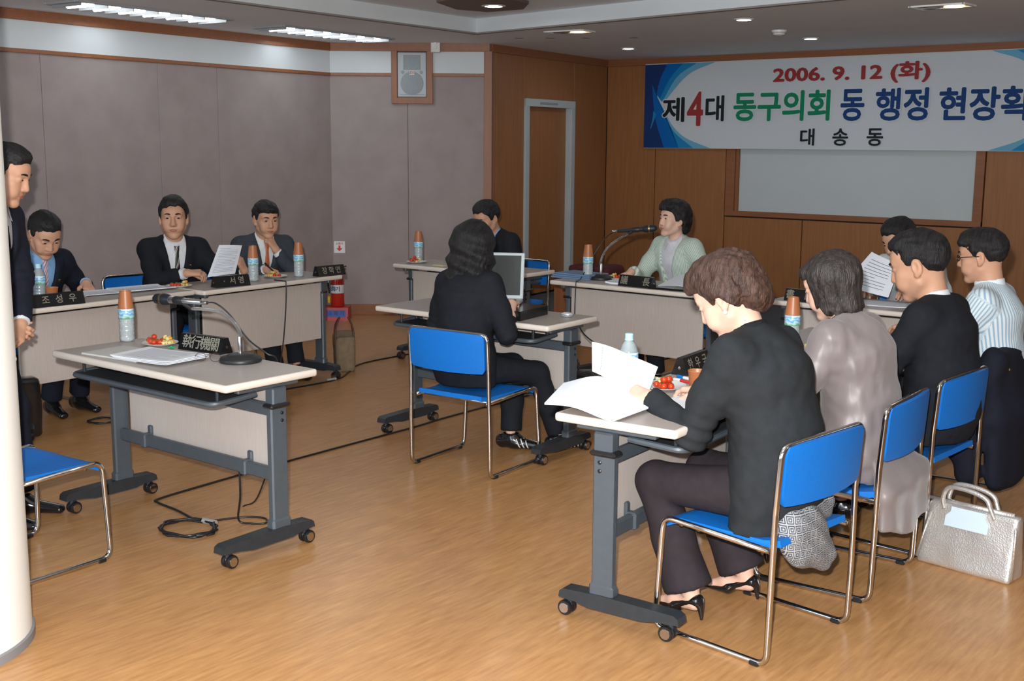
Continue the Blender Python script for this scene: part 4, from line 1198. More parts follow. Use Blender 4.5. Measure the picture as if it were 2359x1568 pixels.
    Fp.fn(lambda Pp, d: d + .0035 * vnoise(Pp * np.array([1, 1, .6]), 34, sd_ + 5))
    link('trousers', quads_mesh('trousers', [(*polygonize(Fp, .0115), 0)], trousers, o3), root)
    # shoes
    for sd in 'LR':
        an = AN[sd]; sg = 1 if sd == 'R' else -1; fd = nrm((feet or {}).get('d' + sd, Fw + Rt * sg * .12)); sdv = np.array([fd[1], -fd[0], 0])
        Fo = Field(); g0 = an * np.array([1, 1, 0]) + Z * (an[2] - .075)
        if shoes == 'men' or shoes == 'sport':
            Fo.lo(g0 - fd * .045 + Z * .045, g0 + fd * .02 + Z * .050, (.033, .040), (.036, .038), sdv, .03); Fo.lo(g0 + fd * .02 + Z * .040, g0 + fd * .165 + Z * .022, (.038, .034), (.030, .020), sdv, .03)
            Fo.rc(g0 + Z * .06, g0 + Z * .085, .036, .036, .02, cut=True)
            Fo.fn(lambda Pp, d, z=g0[2]: np.maximum(d, z + .002 - Pp[:, 2]))
        else:
            Fo.lo(g0 - fd * .030 + Z * .066, g0 + fd * .05 + Z * .036, (.028, .022), (.030, .014), sdv, .02); Fo.lo(g0 + fd * .06 + Z * .020, g0 + fd * .155 + Z * .012, (.034, .020), (.012, .010), sdv, .03)
            Fo.rc(g0 - fd * .045 + Z * .05, g0 - fd * .052 + Z * .004, .013, .006, .012)
            Fo.el(g0 + fd * .040 + Z * .088, (.062, .024, .036), .008, 's', np.stack([fd, sdv, Z], 1))
            Fo.fn(lambda Pp, d, z=g0[2]: np.maximum(d, z + .001 - Pp[:, 2]))
        sh_o = link('shoe', quads_mesh('shoe', [(*polygonize(Fo, .0055), 0)], LEATH, o3), root)
        if shoes == 'sport':
            for k in range(3):
                mb = MB(); Q = []
                for j in range(6):
                    z = .016 + .048 * j / 5; q = g0 + fd * (.055 + .022 * k - .02 * j / 5) + Z * z; h_ = surf_at(Fo.ev, q, sdv * (1 if sd == 'R' else 1), .08, 0)
                    if h_ is not None: Q.append(h_ - o3)
                if len(Q) > 2: mb.tube(Q, .0052, 6, flat=.5); part('stripe', mb, SHW, sh_o, 180)
    if glasses:
        mb = MB()
        for sx in (-1, 1):
            ring = [T(sx * .033 + .0225 * math.cos(t_), .103 - .010 * abs(math.cos(t_)) , .004 + .0135 * math.sin(t_)) - o3 for t_ in np.linspace(0, 2 * math.pi, 18, endpoint=False)]
            mb.tube(ring, .0026, 6, closed=True)
            mb.tube([T(sx * .056, .094, .008) - o3, T(sx * .079, .05, .008) - o3, T(sx * .083, -.004, .004) - o3], .0022, 6)
        mb.tube([T(-.011, .104, .007) - o3, T(0, .106, .009) - o3, T(.011, .104, .007) - o3], .002, 6)
        part('glasses', mb, mat('spectacle_frame', (.02, .012, .010), .25), root, 180)
    PEOPLE[key] = dict(C=C, Rm=Rm, H=H, WR=WR, EL=EL, Nb=Nb, Ft=Ft, o=o3, root=root, Rs=Rs, Fs=Fs, U3=U3, AN=AN)
    return PEOPLE[key]


def uvstripes(name, bands, freq, k=.5):
    """diagonal tie stripes: bands = [(pos, colour)...]"""
    m = bpy.data.materials.new(name); m.use_nodes = True; nt = m.node_tree; b = nt.nodes['Principled BSDF']; L = nt.links.new; b.inputs['Roughness'].default_value = .45
    uv = node(nt, 'ShaderNodeUVMap'); sp = node(nt, 'ShaderNodeSeparateXYZ'); L(uv.outputs[0], sp.inputs[0])
    m1 = node(nt, 'ShaderNodeMath', operation='MULTIPLY_ADD'); L(sp.outputs[1], m1.inputs[0]); m1.inputs[1].default_value = k; 
    m2 = node(nt, 'ShaderNodeMath', operation='MULTIPLY'); L(sp.outputs[0], m2.inputs[0]); m2.inputs[1].default_value = freq; L(m2.outputs[0], m1.inputs[2])
    fr = node(nt, 'ShaderNodeMath', operation='FRACT'); L(m1.outputs[0], fr.inputs[0])
    r = node(nt, 'ShaderNodeValToRGB'); L(fr.outputs[0], r.inputs[0]); r.color_ramp.interpolation = 'CONSTANT'
    r.color_ramp.elements[0].color = (*bands[0][1], 1); r.color_ramp.elements[0].position = bands[0][0]
    r.color_ramp.elements[1].position = bands[1][0]; r.color_ramp.elements[1].color = (*bands[1][1], 1)
    for p, c in bands[2:]: e = r.color_ramp.elements.new(p); e.color = (*c, 1)
    L(r.outputs[0], b.inputs['Base Color']); return m


TIEP = uvstripes('tie_pink', [(0, (.62, .42, .45)), (.42, (.20, .05, .10)), (.52, (.60, .48, .52)), (.86, (.10, .06, .09))], 6, -.9)
TIEB = uvstripes('tie_black', [(0, (.012, .012, .014)), (.58, (.55, .50, .40)), (.70, (.012, .012, .014)), (.80, (.45, .42, .36)), (.86, (.012, .012, .014))], 3.4, -.8)
TIEO = uvstripes('tie_orange', [(0, (.50, .13, .04)), (.8, (.40, .10, .03))], 9, .6)
def weave(name, ca, cb, freq, duty, rough=.8):
    m = bpy.data.materials.new(name); m.use_nodes = True; nt = m.node_tree; b = nt.nodes['Principled BSDF']; L = nt.links.new; b.inputs['Roughness'].default_value = rough
    at = node(nt, 'ShaderNodeAttribute'); at.attribute_name = 'weave'
    mu = node(nt, 'ShaderNodeMath', operation='MULTIPLY'); L(at.outputs['Fac'], mu.inputs[0]); mu.inputs[1].default_value = freq
    fr = node(nt, 'ShaderNodeMath', operation='FRACT'); L(mu.outputs[0], fr.inputs[0])
    r = node(nt, 'ShaderNodeValToRGB'); L(fr.outputs[0], r.inputs[0]); e = r.color_ramp.elements
    e[0].position = 0; e[0].color = (*ca, 1); e[1].position = duty - .08; e[1].color = (*ca, 1)
    for p, c in ((duty + .04, cb), (.94, cb), (1., ca)): q = e.new(p); q.color = (*c, 1)
    L(r.outputs[0], b.inputs['Base Color']); return m


MINT = weave('mint_stripe', (.56, .64, .57), (.30, .40, .33), 95, .58)
LILAC = mat('satin_lilac', (.205, .175, .175), .44, var=.07, scale=5, bump=.22, bscale=20., stretch=(1, 1, .45), spec=.5, sheen=.2)
BLST = weave('blue_white_stripe', (.70, .78, .82), (.30, .46, .60), 62, .58)
PALE = cloth('pale_blouse', (.58, .58, .62), .7, var=.05)

Zv = np.array([0, 0, 1.])
# left row, facing +x
person('M1', 'person in navy suit, blue shirt and pink striped tie, reading with head bowed', (-6.70, 3.76), -2, hs=1.16, s=.95, lean=10, hunch=16, head=(34, -6, 0), jacket=NAVY, shirt=SHB, tie=TIEP, trousers=NAVY, hair='short', pin=True, vneck=(.085, .36),
       hands={'L': dict(p=(-6.44, 3.98, .765), d=(.75, -.25, -.35), n=(.35, .1, .9), curl=(18, 25, 15)), 'R': dict(p=(-6.38, 3.60, .745), d=(.9, .3, -.1), n=(0, 0, 1))}, feet={'L': (-6.42, 3.88), 'R': (-6.42, 3.70)}, hh=.0045)
person('M2', 'person in black suit and black striped tie, facing the camera and holding a sheet', (-6.74, 4.79), -22, hs=1.14, s=.985, lean=14, hunch=8, head=(2, -16, 0), fat=1.07, jacket=BLACK, shirt=SHW, tie=TIEB, trousers=BLACK, hair='short_full', pin=True, vneck=(.072, .36),
       hands={'R': dict(p=(-6.27, 4.58, .785), d=(.62, .76, .02), n=(.2, -.2, .9), curl=(35, 45, 30), thumb=.6), 'L': dict(p=(-6.17, 4.965, .770), d=(.05, -.45, .85), n=(.85, .35, .2), curl=(35, 50, 35), thumb=.6)},
       poles={'L': np.array([-.3, .25, -1.]), 'R': np.array([-.2, -.5, -.8])}, hh=.0045)
person('M3', 'person in grey suit and orange tie with a hand raised to the mouth', (-6.68, 5.49), -22, hs=1.10, s=.95, lean=16, hunch=8, head=(10, 2, 0), jacket=GREYS, shirt=SHW, tie=TIEO, trousers=BLACK, hair='side', vneck=(.062, .34),
       hands={'L': dict(p=(-6.395, 5.425, .865), d=(-.22, -.42, .88), n=(.95, .30, .1), curl=(45, 70, 40), thumb=.4), 'R': dict(p=(-6.30, 5.25, .755), d=(.9, .05, -.25), n=(0, -.3, .9), curl=(35, 45, 25), thumb=.5)},
       poles={'L': np.array([.35, .55, -.9])}, feet={'L': (-6.20, 5.42), 'R': (-6.18, 5.22)}, hh=.0045)
# far row, facing -y
person('M4', 'person in black suit with bowed head, sitting by the wooden door', (-5.66, 7.12), 262, hs=1.1, s=.95, lean=14, hunch=18, head=(24, 4, 0), jacket=BLACK, shirt=SHB, trousers=BLACK, hair='short_full', vneck=(.055, .28), hh=.005, jh=.013)
person('W6', 'person with dark waved hair and pale green striped jacket, speaking at the far microphone', (-4.12, 7.12), 258, hs=1.0, hairs=1.04, s=.965, lean=10, hunch=6, head=(-4, -12, 0), female=True, jacket=MINT, shirt=PALE, trousers=BLACK, hair='perm', skin=SKINF, vneck=(.075, .42), stripe=1,
       hands={'R': dict(p=(-4.30, 6.72, .765), d=(-.35, -.85, -.2), n=(-.2, .1, .95), curl=(30, 35, 20)), 'L': dict(p=(-3.88, 6.72, .76), d=(.0, -1, -.1), n=(0, 0, 1))}, hh=.0045, cuffs=False)
person('M11', 'person in white shirt with bowed head, reading a sheet below the board', (-2.51, 7.16), 260, hs=1.04, s=.97, lean=14, hunch=14, head=(30, -14, 0), shirt=SHG, trousers=BLACK, hair='short_full', hem=.45,
       hands={'R': dict(p=(-2.72, 6.76, .77), d=(.3, -.9, .1), n=(0, 0, 1)), 'L': dict(p=(-2.40, 6.78, .78), d=(-.3, -.9, .1), n=(0, 0, 1))}, hh=.005, jh=.013)
# centre, seen from behind, facing +y
person('W5', 'person with wavy black hair and black jacket, typing at the laptop, back to the camera', (-3.88, 4.50), 90, hs=1.12, s=.925, lean=6, hunch=10, roll=-4, head=(10, 10, 0), female=True, jacket=BLACK, shirt=SHW, trousers=BLACK, hair='long', skin=SKINF, vneck=(.05, .25), hem=.402, shoes='sport', cuffs=False, expose=.50,
       hands={'R': dict(p=(-3.765, 4.74, .792), d=(-.45, .85, .03), n=(.15, -.1, .95), curl=(28, 40, 25)), 'L': dict(p=(-4.02, 4.73, .790), d=(.0, .98, .0), n=(0, 0, 1), curl=(28, 40, 25))},
       poles={'R': np.array([.6, -.6, -1.])}, feet={'L': (-3.83, 4.83), 'R': (-3.62, 4.98), 'dL': (.9, .45, 0), 'dR': (.5, .8, 0)}, knees={'R': np.array([.25, 1, .6]), 'L': np.array([.2, 1, .6])}, wrinkle=.006)
# right row, facing -x
person('W7', 'person with short brown hair, charcoal jacket and heels, reading papers nearest the camera', (-1.64, 3.47), 176, hs=1.06, hairs=.99, hemw=(.185, .105), jback=.05, zs=.50, s=1.01, lean=5, hunch=20, head=(34, 12, 0), female=True, jacket=CHAR, shirt=BLACK, trousers=PLUM, hair='perm', hairm=HAIRB, skin=SKINF, vneck=(.04, .22), hem=.385, shoes='pumps', flare=.085, earring=True,
       hands={'L': dict(p=(-2.085, 3.395, .755), d=(-.92, .05, .12), n=(.05, -.55, .8), curl=(40, 50, 25), thumb=.5), 'R': dict(p=(-2.01, 3.64, .752), d=(-.9, .15, -.05), n=(0, .1, 1), curl=(25, 35, 20))},
       poles={'L': np.array([.25, -.28, -.95])}, feet={'L': (-1.92, 3.42, .085), 'R': (-1.86, 3.70, .085), 'dL': (-.95, .2, 0), 'dR': (-.97, -.05, 0)}, knees={'L': np.array([-1, .04, .5]), 'R': np.array([-1, .25, .5])}, hh=.0036, jh=.0095, cuffs=True, wrinkle=.010)
person('W8', 'person with a dark bob and silvery lilac satin jacket on the right row', (-1.645, 4.17), 178, hs=1.03, s=.965, lean=3, hunch=16, head=(22, 4, 0), female=True, jacket=LILAC, shirt=BLACK, trousers=BLACK, hair='bob', hairm=HAIRD, skin=SKINF, vneck=(.04, .22), hem=.40, shoes='pumps', hh=.004, jh=.0095, cuffs=False, wrinkle=.012)
person('M9', 'person with cropped black hair and black jacket, third along the right row', (-1.60, 4.90), 178, hs=1.2, s=.98, lean=0, hunch=15, head=(20, 8, 0), fat=1.08, jacket=BLACK, shirt=SHW, trousers=BLACK, hair='crew', vneck=(.055, .28), hh=.004, jh=.0105, wrinkle=.006)
person('M10', 'person in glasses and short-sleeved blue-striped shirt at the end of the right row', (-1.58, 5.52), 182, hs=1.02, s=.98, lean=0, hunch=10, head=(10, 4, 0), shirt=BLST, trousers=BLACK, hair='side', glasses=True, short_sleeve=True, hem=.45, hh=.004, wrinkle=.006, stripe=1)
# standing at the left
person('M0', 'person standing in dark navy suit, hands clasped and head bowed, beside the white pillar', (-4.885, 2.475), 34, hs=1.06, zs=.855, s=.975, lean=8, hunch=12, head=(20, 4, 0), jacket=NAVY, shirt=SHW, tie=None, trousers=NAVY, hair='short', stand=True, hem=.66, hemw=(.205, .155), jback=0., vneck=(.035, .30),
       hands={'R': dict(p=(-4.70, 2.50, .85), d=(.75, .65, -.35), n=(.6, -.6, .4), curl=(30, 40, 30)), 'L': dict(p=(-4.66, 2.57, .85), d=(.55, -.55, -.5), n=(.7, .5, .4), curl=(30, 40, 30))},
       poles={'R': np.array([-.4, -.7, -.6]), 'L': np.array([-.4, .7, -.6])}, feet={'R': (-4.66, 2.42, .075), 'L': (-4.77, 2.58, .075)}, hh=.004)

# ------------------------------------------------------------------ banner on the far wall
def bmat(n, c): return mat(n, c, .6, spec=.2)
BX0, BX1, BZ0, BZ1, BY = -6.875, -2.50, 1.577, 2.440, 10.915
bn = thing('banner', 'long white cloth banner with blue swooshes and coloured lettering on the far wall', 'banner', (BX0, BY, BZ0))
BWd, BHt = BX1 - BX0, BZ1 - BZ0
mb = MB(); mb.grid(lambda u, v: (u * BWd, -.004 * math.sin(u * 17) * math.sin(v * 3.1), v * BHt), 40, 4, th=.003); part('cloth', mb, bmat('banner_white', (.56, .60, .63)), bn)
mb = MB(); mb.tube([(0, 0, BHt), (BWd, 0, BHt)], .006, 6); mb.tube([(0, 0, 0), (BWd, 0, 0)], .005, 6); part('hem', mb, bmat('banner_hem', (.62, .64, .64)), bn)
Zp = lambda x, y: (max(0, (x - 90) * .00064), min(BHt, max(0, (1475 - y) * .000612)))
def swoosh(name, left, right, m_, off):
    for mir in (0, 1):
        a = [Zp(*p) for p in left]; b = [Zp(*p) for p in right]
        sm = lambda pts: [p[:2] for p in smooth_path([(x, z, 0) for x, z in pts], 5)] if len(pts) > 2 else pts
        poly = sm(a) + sm(b)[::-1]
        poly = [((BWd - x if mir else x), min(max(z, 0), BHt)) for x, z in poly]
        n = len(a); mb = MB(); A = sm(a); Bq = sm(b); k = max(len(A), len(Bq))
        rs = lambda Q: [tuple(np.interp(t_, np.linspace(0, 1, len(Q)), [q[i] for q in Q]) for i in (0, 1)) for t_ in np.linspace(0, 1, k)]
        A, Bq = rs(A), rs(Bq); V = []
        for (x0, z0), (x1, z1) in zip(A, Bq):
            for x, z in ((x0, z0), (x1, z1)): V.append((BWd - x if mir else x, -.006 - off, min(max(z, 0), BHt)))
        F = [(2 * i, 2 * i + 1, 2 * i + 3, 2 * i + 2) for i in range(k - 1)]
        mb.add(V, F); part(name, mb, m_, bn, None)
NV, DB, MB_, LB = bmat('banner_navy', (.010, .035, .14)), bmat('banner_blue', (.0, .12, .42)), bmat('banner_midblue', (.012, .22, .48)), bmat('banner_lightblue', (.14, .38, .55))
swoosh('navy_field', [(90, 70), (90, 540), (90, 1475)], [(560, 70), (330, 560), (560, 1475)], NV, .0)
swoosh('swoosh_upper', [(510, 66), (390, 300), (320, 560)], [(800, 66), (560, 320), (380, 650)], DB, .002)
swoosh('swoosh_upper', [(800, 66), (560, 320), (380, 650)], [(1060, 66), (700, 290), (430, 700)], MB_, .002)
swoosh('swoosh_upper', [(1060, 66), (700, 290), (430, 700)], [(1390, 66), (900, 260), (450, 720)], LB, .002)
swoosh('swoosh_lower', [(235, 400), (270, 750), (330, 1050), (490, 1475)], [(235, 400), (330, 600), (480, 880), (770, 1475)], DB, .004)
swoosh('swoosh_lower', [(330, 600), (480, 880), (600, 1150), (770, 1475)], [(400, 730), (520, 990), (700, 1230), (1040, 1475)], MB_, .004)
swoosh('swoosh_lower', [(400, 730), (520, 990), (700, 1230), (1040, 1475)], [(430, 770), (640, 1100), (900, 1310), (1350, 1475)], LB, .004)
swoosh('swoosh_tail', [(215, 1150), (255, 1000), (270, 850)], [(230, 1150), (300, 980), (320, 900)], MB_, .005)
RD, BK, GN, NB_ = bmat('print_red', (.30, .035, .035)), bmat('print_black', (.012, .018, .02)), bmat('print_green', (.005, .21, .10)), bmat('print_navy', (.008, .045, .17))
OW = bmat('print_outline', (.60, .64, .66))
def btext(body, x0, x1, z0, z1, m_, bold=.0, outline=True):
    """fit the word into the given rectangle of the wall"""
    me_o = text(body, 1., m_, bn, None, bold=0., extrude=0.)
    co = [v.co for v in me_o.data.vertices]; a = min(c.x for c in co), max(c.x for c in co), min(c.y for c in co), max(c.y for c in co)
    bpy.data.objects.remove(me_o)
    sz = (z1 - z0) / (a[3] - a[2])
    for layer, mm, bo, yo in ((0, OW, bold + .010, -.0105), (1, m_, bold, -.0125)) if outline else ((1, m_, bold, -.0125),):
        o = text(body, sz, mm, bn, None, bold=bo, extrude=.0004, name='lettering' if layer else 'lettering_outline')
        sx = (x1 - x0) / ((a[1] - a[0]) * sz); cxx = (a[0] + a[1]) / 2 * sz; czz = (a[2] + a[3]) / 2 * sz
        o.data.transform(Matrix.Translation((-cxx, -czz, 0))); o.data.transform(Matrix.Diagonal((sx, 1, 1, 1)))
        o.data.transform(m4((1, 0, 0), (0, 0, 1), (0, -1, 0), ((x0 + x1) / 2 - BX0, yo, (z0 + z1) / 2 - BZ0)))
LT = [('제', -6.64, -6.39, 1.85, 2.09, BK, .007), ('4', -6.345, -6.17, 1.81, 2.14, RD, .010), ('대', -6.13, -5.93, 1.855, 2.10, BK, .007),
      ('동구의회', -5.81, -4.80, 1.855, 2.13, GN, .009), ('동', -4.68, -4.46, 1.85, 2.13, NB_, .009), ('행정', -4.34, -3.86, 1.85, 2.13, NB_, .009), ('현장확인', -3.75, -2.71, 1.845, 2.125, NB_, .009)]
for body, a, b, z0, z1, m_, bo in LT: btext(body, a, b, z0, z1, m_, bo)
btext('2006. 9. 12 (화)', -5.39, -3.86, 2.19, 2.37, RD, .006, False)
for ch, a, b in (('대', -5.08, -4.94), ('송', -4.75, -4.60), ('동', -4.41, -4.26)): btext(ch, a, b, 1.615, 1.77, BK, .004, False)

# ------------------------------------------------------------------ things on the tables
ORANGE = mat('cup_orange', (.40, .145, .055), .38, var=.04, scale=10)
PET = mat('bottle_water', (.40, .45, .47), .16, var=.08, scale=40., bump=.4, bscale=70., spec=.6)
CLEAR = mat('bottle_clear', (.30, .36, .38), .08, spec=.7)
CAPB = mat('cap_pale_blue', (.42, .68, .78), .4)
LABM = bpy.data.materials.new('bottle_label'); LABM.use_nodes = True
nt = LABM.node_tree; B = nt.nodes['Principled BSDF']; L = nt.links.new; tc = node(nt, 'ShaderNodeTexCoord'); sp = node(nt, 'ShaderNodeSeparateXYZ'); L(tc.outputs['Object'], sp.inputs[0])
n1 = node(nt, 'ShaderNodeTexNoise'); n1.inputs['Scale'].default_value = 38; L(tc.outputs['Object'], n1.inputs[0])
ad = node(nt, 'ShaderNodeMath', operation='MULTIPLY_ADD'); L(n1.outputs[0], ad.inputs[0]); ad.inputs[1].default_value = .05; L(sp.outputs[2], ad.inputs[2])
r = node(nt, 'ShaderNodeValToRGB'); L(ad.outputs[0], r.inputs[0]); mr = r.color_ramp
mr.elements[0].position = .131; mr.elements[0].color = (.10, .38, .16, 1); mr.elements[1].position = .142; mr.elements[1].color = (.55, .78, .88, 1)
for p, c in ((.150, (.02, .30, .62)), (.158, (.60, .80, .88)), (.166, (.03, .36, .66)), (.176, (.66, .80, .86))): e = mr.elements.new(p); e.color = (*c, 1)
L(r.outputs[0], B.inputs['Base Color']); B.inputs['Roughness'].default_value = .35


def cup(name, label, loc, inverted, group):
    t = thing(name, label, 'cup', loc, 0, group)
    mb = MB()
    if inverted: mb.lathe([(.0345, 0), (.0352, .002), (.034, .006), (.0245, .078), (.0225, .0785), (.0222, .074), (.001, .074)], 24, cap0=False)
    else: mb.lathe([(.001, .004), (.0235, .004), (.024, 0), (.0255, .002), (.0335, .078), (.0352, .081), (.0338, .083), (.0322, .078), (.0235, .01), (.001, .009)], 24)
    part('cup_body', mb, ORANGE, t, 50); return t


def bottle(label, loc, capped=False):
    t = thing('water_bottle', label, 'bottle', loc, 0, 'small water bottles')
    pr = [(.001, .004), (.024, .0), (.031, .004), (.0335, .012)]
    for k in range(5): z = .020 + k * .017; pr += [(.0335, z), (.0318, z + .006), (.0335, z + .012)]
    pr += [(.0335, .105), (.034, .148), (.0325, .155), (.024, .178), (.0135, .192), (.0125, .200)]
    mb = MB(); mb.lathe(pr, 24); part('bottle_body', mb, CLEAR if capped else PET, t, 60)
    mb = MB(); mb.lathe([(.0342, .104), (.0347, .105), (.0347, .147), (.0342, .148)], 24, cap0=False, cap1=False); part('label_band', mb, LABM, t, 60)
    mb = MB(); mb.lathe([(.0148, .196), (.0152, .198), (.0152, .213), (.013, .216)], 18); mb.lathe([(.0165, .192), (.0165, .196)], 18); part('cap', mb, CAPB, t)
    return t


TZ = TH
for (x, y, lb) in ((-4.635, 3.055, 'on the table of the near microphone'), (-6.07, 4.955, 'left of two before the grey suit'), (-6.04, 5.315, 'right of two before the grey suit'),
                   (-6.17, 6.63, 'on the table by the angled wall'), (-4.515, 6.51, 'beside the far microphone'), (-2.262, 4.86, 'beyond the brown-haired woman by the nameplate')):
    bottle('small water bottle under an orange cup, ' + lb, (x, y, TZ)); cup('paper_cup', 'orange paper cup upside down over the bottle ' + lb, (x, y, TZ + .150), True, 'orange paper cups on the bottles')
bottle('capped clear water bottle standing behind the sheet the brown-haired woman holds', (-2.30, 3.585, TZ), True)
bottle('capped water bottle in front of the man with the pink tie', (-6.13, 3.50, TZ), True)
cup('paper_cup', 'upright orange paper cup next to the plate of the brown-haired woman', (-2.10, 3.735, TZ), False, 'upright orange paper cups')
cup('paper_cup', 'upright orange paper cup behind the nameplate of the man with the pink tie', (-6.09, 3.55, TZ), False, 'upright orange paper cups')

PLATE = mat('plate_white', (.66, .66, .66), .35)
TOM = mat('tomato_red', (.50, .035, .008), .18, col2=(.56, .06, .010), scale=20., coat=.3); STEM = mat('stem_green', (.05, .14, .03), .6)
FRY = mat('fruit_yellow', (.62, .47, .12), .55, col2=(.70, .62, .30), scale=60.); FRO = mat('fruit_orange', (.65, .28, .03), .5)
mb = MB(); mb.sphere((0, 0, .0125), (.0135, .0135, .0125), 12, 8); tm_me = mb.mesh('tomato', TOM, 180)
mb = MB()
for a in range(5): c, s = math.cos(a * 1.257), math.sin(a * 1.257); mb.add([(0, 0, .0252), (c * .007 - s * .002, s * .007 + c * .002, .0250), (c * .010, s * .010, .0235), (c * .007 + s * .002, s * .007 - c * .002, .0250)], [(0, 1, 2, 3)])
st_me = mb.mesh('calyx', STEM)
FRS = []
for k in range(4):
    mb = MB(); mb.sphere((0, 0, .009), (.012, .010, .009), 8, 6); V = mb.v[0]; V += np.random.RandomState(k).normal(size=V.shape) * .0012; FRS.append(mb.mesh('fruit', [FRY, FRY, FRY, FRO][k], 60))


def plate(key, lab, x, y, nt_, nf, rad=.078, da=0., lab2=None, tdir=180):
    t = thing('snack_plate', 'white plate of tomatoes and fruit, ' + lab, 'plate', (x, y, TZ), 0, 'plates of snacks')
    mb = MB(); mb.lathe([(.001, .001), (rad * .62, .001), (rad * .70, .004), (rad, .013), (rad * 1.0, .0145), (rad * .72, .007), (rad * .62, .0035), (.001, .0035)], 32); part('plate_body', mb, PLATE, t, 60)
    def put_(me, kids, name, cat, lb, grp, q, sc, rot):
        o = link(name, me, None, q); o.scale = (sc,) * 3; o.rotation_euler = rot; tag(o, lb, cat, grp)
        for nm2, m2 in kids: link(nm2, m2, o)
    a0 = R_(tdir + da)
    sp_t = [(-.012, -.014), (.014, -.012), (-.014, .014), (.012, .014), (.036, .0), (-.036, .002), (.0, .040), (.034, .028), (.0, -.038)]
    for k in range(nt_):
        if k < 7: u, v = sp_t[k]; z = .006
        else: u, v = ((0, 0), (.012, .02), (-.016, .02))[k - 7]; z = .026
        dx = rad * .36
        px_ = x + math.cos(a0) * dx + u * .92; py_ = y + math.sin(a0) * dx + v * .92
        put_(tm_me, [('calyx', st_me)], 'cherry_tomato', 'tomato', 'red cherry tomato on the plate ' + lab, 'cherry tomatoes ' + lab, (px_, py_, TZ + z), rnd.uniform(.9, 1.08), (rnd.uniform(-.6, .6), rnd.uniform(-.6, .6), rnd.uniform(0, 6)))
    for k in range(nf):
        rr = .030 * math.sqrt((k + .5) / nf); an = k * 2.4; dx = -rad * .38
        put_(FRS[k % 4], [], 'fruit_piece', 'fruit', 'small yellow piece of fruit on the plate ' + lab, 'fruit pieces ' + lab, (x + math.cos(a0) * dx + rr * math.cos(an), y + math.sin(a0) * dx + rr * math.sin(an), TZ + .006 + (.016 if k % 3 == 0 and k < nf * .7 else 0)), rnd.uniform(.8, 1.15), (0, 0, rnd.uniform(0, 6)))


plate('A', 'by the near microphone', -4.43, 3.085, 8, 14, tdir=215)
plate('D1', 'before the pink-tied man', -6.12, 3.70, 2, 8, .07, tdir=-90)
plate('D2', 'before the black-suited man facing the camera', -6.14, 4.43, 7, 12, tdir=-90)
plate('D3', 'between the two bottles', -6.12, 5.18, 2, 16, tdir=0)
plate('E', 'on the table by the angled wall', -6.09, 6.52, 8, 3, tdir=170)
plate('F', 'behind the far microphone', -4.36, 6.62, 3, 8, tdir=0)
plate('B', 'of the brown-haired woman', -2.235, 3.72, 9, 3, .088, tdir=-50)
plate('B2', 'before the woman in lilac', -2.16, 4.75, 1, 14, tdir=-90)

PAPER = mat('paper_white', (.72, .76, .82), .75, spec=.2); PAPERW = mat('paper_bright', (.80, .83, .88), .75, spec=.2)
INK = mat('ink_grey', (.10, .11, .13), .7); BINK = mat('ink_light', (.30, .33, .38), .7)


def sheet(name, label, cat, fn, nu=14, nv=12, th=.0015, m_=PAPER, lines=0, group=None, lm=None, inset=.12, back=False):
    """curved sheet(s) of paper; fn(u,v) in world space. Printed lines follow the sheet"""
    o = fn(.5, .5); o = np.array(o, float)
    mb = MB(); mb.grid(lambda u, v: np.array(fn(u, v)) - o, nu, nv, th=th); t = link(name, None, None, tuple(o)); tag(t, label, cat, group)
    part('sheet', mb, m_, t, 60)
    if lines:
        mb = MB(); e = 1e-3
        for k in range(lines):
            v = inset + (1 - 2 * inset) * k / max(1, lines - 1); ln = rnd.uniform(.55, 1.) if k % 4 == 3 else 1.
            us = np.linspace(inset, inset + (1 - 2 * inset) * ln, 9); V = []
            for u in us:
                p = np.array(fn(u, v)); du = np.array(fn(u + e, v)) - p; dv = np.array(fn(u, v + e)) - p; n_ = nrm(np.cross(du, dv)); n_ = n_ if not back else -n_
                off = n_ * (.0012 if not back else th + .0012); w_ = nrm(dv) * .0014
                V += [p - o + off - w_, p - o + off + w_]
            mb.add(V, [(2 * i, 2 * i + 2, 2 * i + 3, 2 * i + 1) for i in range(8)])
        part('printed_lines', mb, lm or BINK, t, None)
    return t


def flat(cx_, cy_, w_, d_, ang, z, curl=.0):
    c, s = math.cos(R_(ang)), math.sin(R_(ang))
    def f(u, v):
        x = (u - .5) * w_; y = (v - .5) * d_; return (cx_ + c * x - s * y, cy_ + s * x + c * y, z + curl * (abs(u - .5) * 2) ** 3)
    return f


def block(name, label, cat, loc, size, rz, m_, group=None):
    t = thing(name, label, cat, loc, R_(rz), group); mb = MB(); mb.box((0, 0, size[2] / 2), size, min(.002, size[2] * .3)); part('body', mb, m_, t); return t


# table A
t = thing('notebook', 'open spiral-bound grey notebook under loose papers on the near microphone table', 'notebook', (-4.33, 2.86, TZ), R_(6))
mb = MB(); mb.box((0, 0, .004), (.34, .22, .008), .002); part('pages', mb, mat('notebook_paper', (.56, .56, .53), .7), t)
mb = MB()
for k in range(16): mb.tube([(.155 + .010 * math.cos(a), -.1 + k * .0133, .006 + .008 * math.sin(a)) for a in np.linspace(0, 6.0, 9)], .0011, 5)
part('spiral', mb, CHROME, t)
for k in range(3):
    f0 = flat(-4.13 - .012 * k, 2.875 + .006 * k, .33, .225, 5 + 3 * k, TZ + .010 + .003 * k, .004)
    sheet('paper_sheet', ('lowest', 'middle', 'topmost')[k] + ' of the loose white papers beside the notebook', 'paper', f0, th=.0025, m_=PAPERW if k == 2 else PAPER, lines=14 if k == 2 else 0, group='loose papers on the near table')
t = thing('eyeglasses', 'thin-framed eyeglasses lying folded on the table by the near nameplate', 'glasses', (-3.955, 2.985, TZ), R_(30))
